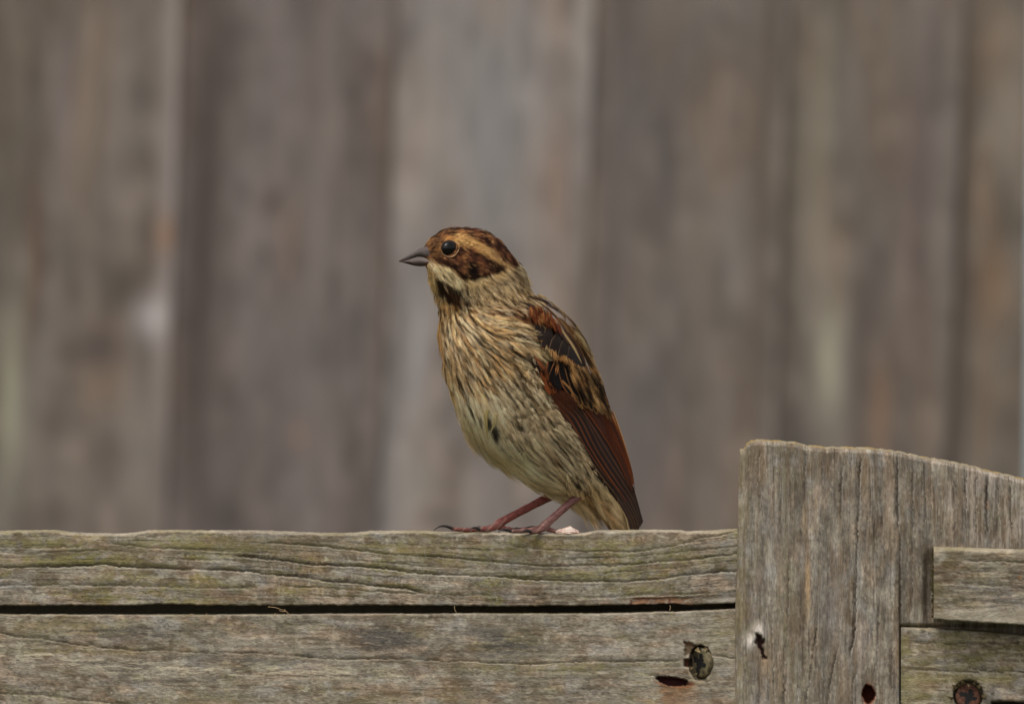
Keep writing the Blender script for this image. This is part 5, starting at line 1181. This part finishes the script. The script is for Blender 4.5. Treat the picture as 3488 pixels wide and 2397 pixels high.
def fringe():
    global FA
    parts = []
    dn = lambda a, b: (lambda x, y: np.broadcast_to(np.array([a, b]) / math.hypot(a, b), np.shape(x) + (2,)).copy())
    kw = dict(streak=False, segs=4, spread=.2, both=True, cmap=WM, roll_=.15, cjit=.16, jitter=3.0, warp=.16)
    A_ = C4((250, 250), (400, 280), (540, 370), (600, 520), (780, 700), (900, 880), (880, 1000), (700, 960), (560, 870), (420, 800), (290, 660), (230, 420))
    parts.append(clusters(scatter(C4((20, 60), (160, 60), (330, 160), (460, 300), (500, 400), (380, 340), (220, 260), (60, 200)), 7, 71), 8, 30, 5, 1.8, 2, colfn=lambda x, y: np.array([lin((92, 44, 24)), lin((70, 33, 19)), lin((140, 92, 52)), lin((112, 60, 32))])[np.random.default_rng(7).integers(0, 4, len(x))], dirfn=dn(.25, .97), seed=72, lat_extra=27, **{**kw, 'cmap': None, 'warp': .14}))
    parts.append(clusters(scatter(C4((300, 640), (420, 690), (440, 740), (560, 770), (570, 800), (720, 880), (730, 900), (860, 960), (860, 1010), (700, 960), (560, 870), (420, 800), (310, 700)), 7, 43), 8, 30, 4, 2.0, 3, dirfn=dn(.12, 1), seed=44, lat_extra=32, **kw))
    parts.append(clusters(scatter(C4((350, 760), (480, 800), (520, 900), (480, 1000), (420, 900)), 12, 35), 6, 40, 2, 2.0, 2, colfn=lambda x, y: np.tile(lin((150, 100, 58)), (len(x), 1)), dirfn=dn(-.22, 1), seed=36, lat_extra=32, **{**kw, 'cmap': None}))
    kwf = {**kw, 'warp': .03, 'spread': .04, 'segs': 6, 'jitter': .5, 'cjit': .06}
    kw2 = {**kw, 'warp': .06, 'spread': .08, 'segs': 6, 'jitter': 1.5}
    parts.append(clusters(scatter(GCP, 8, 37), 9, 58, 5, 1.9, 2.5, dirfn=dn(.42, .907), seed=38, lat_extra=32, **kw2))
    parts.append(clusters(scatter(SCP, 8, 39), 8, 50, 5, 1.9, 2, dirfn=dn(.54, .84), seed=40, lat_extra=38, **kw2))
    parts.append(clusters(scatter(C4((-60, -90), (150, -60), (380, 80), (540, 230), (480, 260), (300, 130), (60, 0)), 8, 41), 8, 40, 4, 1.9, 2, dirfn=dn(.8, .6), seed=42, lat_extra=36, **kw2))
    parts.append(clusters(scatter(C4((60, 760), (300, 900), (480, 1280), (700, 1320), (900, 1560), (560, 1420), (340, 1240), (200, 1060)), 11, 45), 8, 34, 3, 1.9, 2, dirfn=dn(.38, .93), seed=46, lat_extra=24, **kw))
    plumage('wing_barbs', parts)
    # pale flank strands that lap over the front of the wing
    fl = scatter([(1690, 1105), (1770, 1105), (1805, 1130), (1800, 1165), (1780, 1160), (1700, 1140)], 10, 51)
    f2 = scatter([(1790, 1200), (1815, 1260), (1858, 1345), (1915, 1430), (1960, 1500), (2000, 1570), (1980, 1570), (1900, 1460), (1830, 1350), (1780, 1260)], 11, 52)
    a = clusters(fl, 16, 52, 8, 2.2, 5, False, 6, seed=53, lat_extra=14, cjit=.2)
    b = clusters(f2, 18, 48, 8, 2.2, 4, False, 5, seed=54, lat_extra=7)
    th_ = scatter([(1930, 1600), (2015, 1600), (2018, 1664), (1995, 1672), (1960, 1668), (1930, 1660)], 8, 61)
    c = clusters(th_, 14, 26, 9, 2.3, 3, False, 5, seed=62, lat_extra=9, dirfn=lambda x, y: np.stack([np.full_like(x, .25), np.full_like(x, .97)], -1))
    f4 = scatter([(1735, 1165), (1775, 1185), (1800, 1240), (1830, 1320), (1830, 1350), (1775, 1290)], 9, 63)
    d = clusters(f4, 16, 54, 9, 2.2, 4, False, 6, seed=64, lat_extra=17, cjit=.2)
    plumage('flank_plumage', [a, b, c, d])
fringe()

# tail
def build_tail():
    sh = C5((800, 1080), (900, 1250), (980, 1400), (1010, 1500), (1040, 1660)); sh2 = C5((900, 1100), (1000, 1260), (1080, 1400), (1140, 1530), (1190, 1680))
    def tl(A, B, off, cf, name, parent):
        A = catmull(np.array(A), 24); B = catmull(np.array(B), 24); v = np.linspace(0, 1, 7)[None, :, None]
        P = A[:, None] * (1 - v) + B[:, None] * v; s = np.linspace(0, 1, 24)[:, None] * np.ones((1, 7)); vv = v[..., 0] * np.ones((24, 1))
        return mesh_obj(name, Bp(P[..., 0], P[..., 1], off + 6 * (1 - (2 * vv - 1) ** 2) * np.sign(off) * .5 + 0 * s), grid_faces(24, 7), M_FEATH, parent, cf(s, vv, P))
    t = tl(sh, sh2, 0, edge_cols((52, 40, 32), (120, 104, 80), (60, 46, 36), (60, 46, 36)), 'tail', bird)
    t['_off'] = list(BIRD0)
    for sgn in (-1, 1):
        for k in range(3):
            a = np.array(C5((820, 1090), (905, 1250), (985, 1400), (1015, 1500), (1045, 1660))) + np.array([k * 9, -2 * k]); b = a + np.array([(6, 0), (14, 0), (18, 0), (20, 0), (22, 0)])
            tl(a, b, sgn * (48 - 9 * k), edge_cols((46, 35, 29), (150, 128, 92) if k == 0 else (112, 78, 48), (80, 58, 40), (70, 54, 42), .25, .15), 'tail_feather', t)
build_tail()

# ---- bill
def horn(name, top, bot, wid, cols, n=36, m=20):
    T, Bt = catmull(np.array(top), n), catmull(np.array(bot), n); W = np.interp(np.linspace(0, 1, n), np.linspace(0, 1, len(wid)), wid)
    a = np.linspace(0, 2 * math.pi, m, endpoint=False)
    c = (T + Bt) / 2; h = (T - Bt) / 2
    x = c[:, 0:1] + h[:, 0:1] * np.cos(a); y = c[:, 1:2] + h[:, 1:2] * np.cos(a); l = -W[:, None] * np.sign(np.sin(a)) * np.abs(np.sin(a)) ** .5
    s = np.linspace(0, 1, n)[:, None] * np.ones((1, m)); v = (np.cos(a)[None] * .5 + .5) * np.ones((n, 1))
    return mesh_obj(name, Bp(x, y, l), grid_faces(n, m, True), M_BILL, bird, cols(s, v))
horn('upper_bill', [(1470, 832), (1452, 838), (1434, 845), (1416, 855), (1396, 866), (1376, 877), (1358, 888)], [(1494, 888), (1472, 886), (1446, 877), (1426, 873), (1402, 880), (1380, 887), (1359, 891)], [44, 40, 33, 24, 15, 9, 1.4],
     lambda s, v: mix(mix(np.broadcast_to(lin((88, 78, 74)), s.shape + (3,)).copy(), lin((108, 98, 93)), sstep(.5, .25, s) * sstep(.75, .35, v) * .6), lin((88, 58, 40)), sstep(.25, .02, v) * .75 + .3 * sstep(.75, .95, s)))
horn('lower_bill', [(1494, 885), (1472, 883), (1446, 874), (1426, 870), (1402, 878), (1380, 886), (1359, 891)], [(1484, 896), (1466, 902), (1448, 906), (1430, 907), (1408, 904), (1384, 897), (1358, 891)], [44, 40, 32.5, 23, 14.4, 8.4, 1.2],
     lambda s, v: mix(mix(np.broadcast_to(lin((122, 110, 104)), s.shape + (3,)).copy(), lin((62, 46, 40)), sstep(.60, .30, v) * .9 + .45 * sstep(.6, .9, s)), lin((122, 72, 56)), sstep(.45, .15, s) * sstep(.6, .2, v) * .8))
# ---- eyes with a buff lid
def eye(sgn):
    ex, ey = 1531.5, 846.5
    lat0 = float(samp(Dm, np.array([ex]), np.array([ey]))[0]); r = 28.0
    a = np.linspace(0, math.pi, 22)[:, None]; b = np.linspace(0, 2 * math.pi, 36, endpoint=False)[None]
    x = ex + r * np.sin(a) * np.cos(b) * .97; y = ey + r * np.sin(a) * np.sin(b) * .95; l = -np.cos(a) * r * .8 + 0 * b
    c0 = lat0 + 7
    V = Bp(x, y, sgn * (l + c0))
    e = mesh_obj('eye', V, grid_faces(22, 36, True), M_EYE, bird); e['_off'] = list(BIRD0)
    # lid ring
    n, m = 60, 8
    t = np.linspace(0, 2 * math.pi, n, endpoint=False)[:, None]; p = np.linspace(0, 2 * math.pi, m, endpoint=False)[None]
    thick = 1.5 + 1.3 * np.maximum(0, np.sin(t + .15)) ; thick = thick * (1 + .15 * np.sin(t * 26))
    R0 = 28.6 + 1.2 * np.maximum(0, np.sin(t))
    x = ex + (R0 + thick * np.cos(p)) * np.cos(t) + 1.2 * np.maximum(0, np.cos(t)) * 4 * np.maximum(0, 1 - np.abs(np.sin(t + .05)) * 2.2); y = ey + (R0 * .97 + thick * np.cos(p)) * np.sin(t); l = np.minimum(samp(Dm, x, y) - 3.5, c0 + 4) - thick * np.sin(p)
    low = sstep(-.35, .25, np.sin(t + .25)) * np.ones_like(p)
    cl = mix(np.broadcast_to(lin((70, 44, 28)), low.shape + (3,)).copy(), lin((164, 122, 78)) * (1 + .45 * np.sin(t * 26) * np.ones_like(p))[..., None], low)
    nb = sstep(.35, .6, vnoise(t * 3.1 + 5, 0 * t, 9) * np.ones_like(p)); cl = mix(lin((74, 48, 30)) * np.ones(cl.shape), cl, .35 + .6 * nb)
    mesh_obj('eyelid', Bp(x, y, sgn * l), grid_faces(n, m, True)[:, :], M_LEG, e, cl)
eye(1); eye(-1)

# ---- legs: shank, toes and claws
def tube_pts(P, r, n=14):
    P = np.asarray(P, float); d = np.gradient(P, axis=0); d /= np.linalg.norm(d, axis=1)[:, None] + 1e-12
    n1 = np.cross(d, [.05, 1, .02]); n1 /= np.linalg.norm(n1, axis=1)[:, None]; n2 = np.cross(d, n1)
    a = np.linspace(0, 2 * math.pi, n, endpoint=False)
    V = P[:, None] + np.asarray(r)[:, None, None] * (np.cos(a)[None, :, None] * n1[:, None] + np.sin(a)[None, :, None] * n2[:, None])
    return V
def tubes_mesh(tubes, n=14):
    V, F, o = [], [], 0
    for P, r in tubes:
        v = tube_pts(P, r, n); k = len(P); V.append(v.reshape(-1, 3)); f = grid_faces(k, n, True) + o
        F += f.tolist(); F.append(list(range(o, o + n))[::-1]); F.append([o + (k - 1) * n + i for i in range(n)]); o += k * n
    return np.concatenate(V), F
def make_leg(hip, heel, ankle, lat0, lat1, toes, colours, tone):
    tubes = []
    n = 34
    P = catmull(np.array([(*hip, lat0), (*heel, lat0 * .98), ((heel[0] + ankle[0]) / 2, (heel[1] + ankle[1]) / 2 - 1, (lat0 + lat1) / 2), (*ankle, lat1), (ankle[0] - 8, ankle[1] + 14, lat1)]), n)
    s = np.linspace(0, 1, n)
    r = np.interp(s, [0, .22, .3, .42, .6, .72, .84, 1], [17, 17, 16.5, 14, 13, 14.5, 18, 15]) + .45 * np.sin(s * 150)
    tubes.append((Bp(P[:, 0], P[:, 1], P[:, 2]), r * S))
    claws = []
    for pts, claw in toes:
        Q = catmull(np.array(pts, float), 22); ss = np.linspace(0, 1, 22)
        rr = np.interp(ss, [0, .3, 1], [11, 8.6, 6.4]) + .75 * np.abs(np.sin(ss * math.pi * 4)) - .3
        tubes.append((Bp(Q[:, 0], Q[:, 1], Q[:, 2]), rr * S)); claws.append(claw)
    V, F = tubes_mesh(tubes)
    me = bpy.data.meshes.new('tmp'); me.from_pydata(V.tolist(), [], F); o = bpy.data.objects.new('tmp', me); col.objects.link(o)
    md = o.modifiers.new('r', 'REMESH'); md.mode = 'VOXEL'; md.voxel_size = .00019
    m2 = o.modifiers.new('s', 'SMOOTH'); m2.iterations = 2; m2.factor = .5
    dg = bpy.context.evaluated_depsgraph_get(); ev = o.evaluated_get(dg); em = bpy.data.meshes.new_from_object(ev)
    nv = len(em.vertices); co = np.empty(nv * 3, np.float32); em.vertices.foreach_get('co', co); co = co.reshape(-1, 3)
    fs = [list(p.vertices) for p in em.polygons]
    bpy.data.objects.remove(o); bpy.data.meshes.remove(em)
    zp = 1198 - co[:, 2] / S; xp = co[:, 0] / S + 1744
    nz = fbm(xp / 9, zp / 5, 71, 3)
    c = mix(np.broadcast_to(lin(colours[0]), (nv, 3)).copy(), lin(colours[1]), sstep(.4, .65, nz))
    c = mix(c, lin((112, 78, 70)), sstep(1760, 1790, zp) * sstep(.35, .6, fbm(xp / 6, zp / 6, 72, 2)) * .75)
    sc_l = sstep(.7, .95, np.sin((xp * .75 + zp * .65) / 3.4) * .5 + .5) * sstep(1755, 1775, zp)
    c = mix(c, lin((168, 136, 120)), .35 * sc_l)
    L = mesh_obj('leg', co, fs, M_LEG, bird, c * tone); L['_off'] = list(BIRD0)
    for cl in claws:
        Q = catmull(np.array(cl, float), 14)
        v, f = tubes_mesh([(Bp(Q[:, 0], Q[:, 1], Q[:, 2]), np.linspace(6.2, .8, 14) * S)], 10)
        mesh_obj('claw', v, f, M_CLAW, L)
    return L
make_leg((2016, 1648), (1990, 1672), (1862, 1784), -46, -70,
         [([(1858, 1794, -70), (1815, 1803, -82), (1775, 1807, -92), (1738, 1809, -96)], [(1740, 1808, -96), (1722, 1802, -98), (1706, 1804, -99), (1697, 1812, -99)]),
          ([(1858, 1796, -66), (1825, 1805, -60), (1800, 1806, -48), (1772, 1806, -40)], [(1774, 1805, -40), (1760, 1799, -36), (1748, 1801, -33), (1740, 1809, -32)]),
          ([(1858, 1796, -76), (1840, 1806, -98), (1822, 1810, -112), (1806, 1812, -120)], [(1808, 1811, -120), (1796, 1805, -124), (1786, 1806, -126), (1780, 1813, -127)]),
          ([(1850, 1796, -68), (1880, 1806, -62), (1906, 1811, -58)], [(1904, 1810, -58), (1920, 1805, -56), (1934, 1808, -54), (1944, 1815, -53)])],
         [(124, 82, 76), (102, 64, 58)], 1.0)
make_leg((1915, 1665), (1895, 1680), (1705, 1780), 52, 44,
         [([(1697, 1790, 44), (1655, 1800, 36), (1615, 1804, 30), (1575, 1804, 26), (1538, 1800, 24)], [(1542, 1800, 24), (1522, 1792, 23), (1502, 1791, 22), (1486, 1798, 21), (1477, 1808, 21)]),
          ([(1697, 1792, 36), (1668, 1802, 14), (1648, 1804, 2), (1632, 1804, -6)], [(1634, 1803, -6), (1620, 1797, -9), (1606, 1799, -11), (1598, 1808, -12)]),
          ([(1697, 1792, 52), (1672, 1800, 66), (1654, 1803, 76), (1642, 1803, 82)], [(1644, 1802, 82), (1632, 1796, 85), (1622, 1798, 87), (1614, 1806, 88)]),
          ([(1690, 1792, 44), (1730, 1803, 40), (1766, 1804, 34), (1794, 1802, 30)], [(1790, 1802, 30), (1812, 1796, 28), (1832, 1797, 26), (1850, 1802, 25)])],
         [(128, 62, 54), (100, 50, 43)], 1.0)

# ------------------------------------------------------------------ crumb beside the foot
def crumb():
    n, m = 60, 90
    a = np.linspace(0.02, math.pi - .02, n)[:, None]; b = np.linspace(0, 2 * math.pi, m, endpoint=False)[None]
    dx, dy, dz = np.sin(a) * np.cos(b), np.cos(a) + 0 * b, np.sin(a) * np.sin(b)
    r = 1 + .42 * (fbm(dx * 2.2 + 9, dy * 2.2 + dz * 1.7, 91, 4) - .5) + .22 * (fbm(dx * 6 + 3, dy * 6 + dz * 5, 92, 3) - .5) + .10 * (fbm(dx * 16, dy * 15 + dz * 13, 93, 2) - .5)
    x = 1935 + 44 * r * dx; up = np.where(dy > 0, 1.0, .35)
    y = 1815 - 15 * r * dy * up - 7 * np.exp(-((dx - .12) / .3) ** 2) * np.maximum(dy, 0); l = 26 * r * dz
    V = np.stack([(x - 1744) * S, .0105 + l * S, (1198 - y) * S], -1)
    nzz = fbm(dx * 4 + 2, dy * 4 + dz * 3, 95, 3)
    c = mix(np.broadcast_to(lin((222, 192, 174)), (n, m, 3)).copy(), lin((232, 212, 196)), sstep(.45, .65, nzz)); c = mix(c, lin((170, 120, 86)), .7 * sstep(.36, .26, nzz))
    o = mesh_obj('crumb', V, grid_faces(n, m, True), M_CRUMB, None, c)
    tag(o, 'pale pinkish food crumb lying on the rail just behind the bird\'s near foot', 'crumb')
crumb()
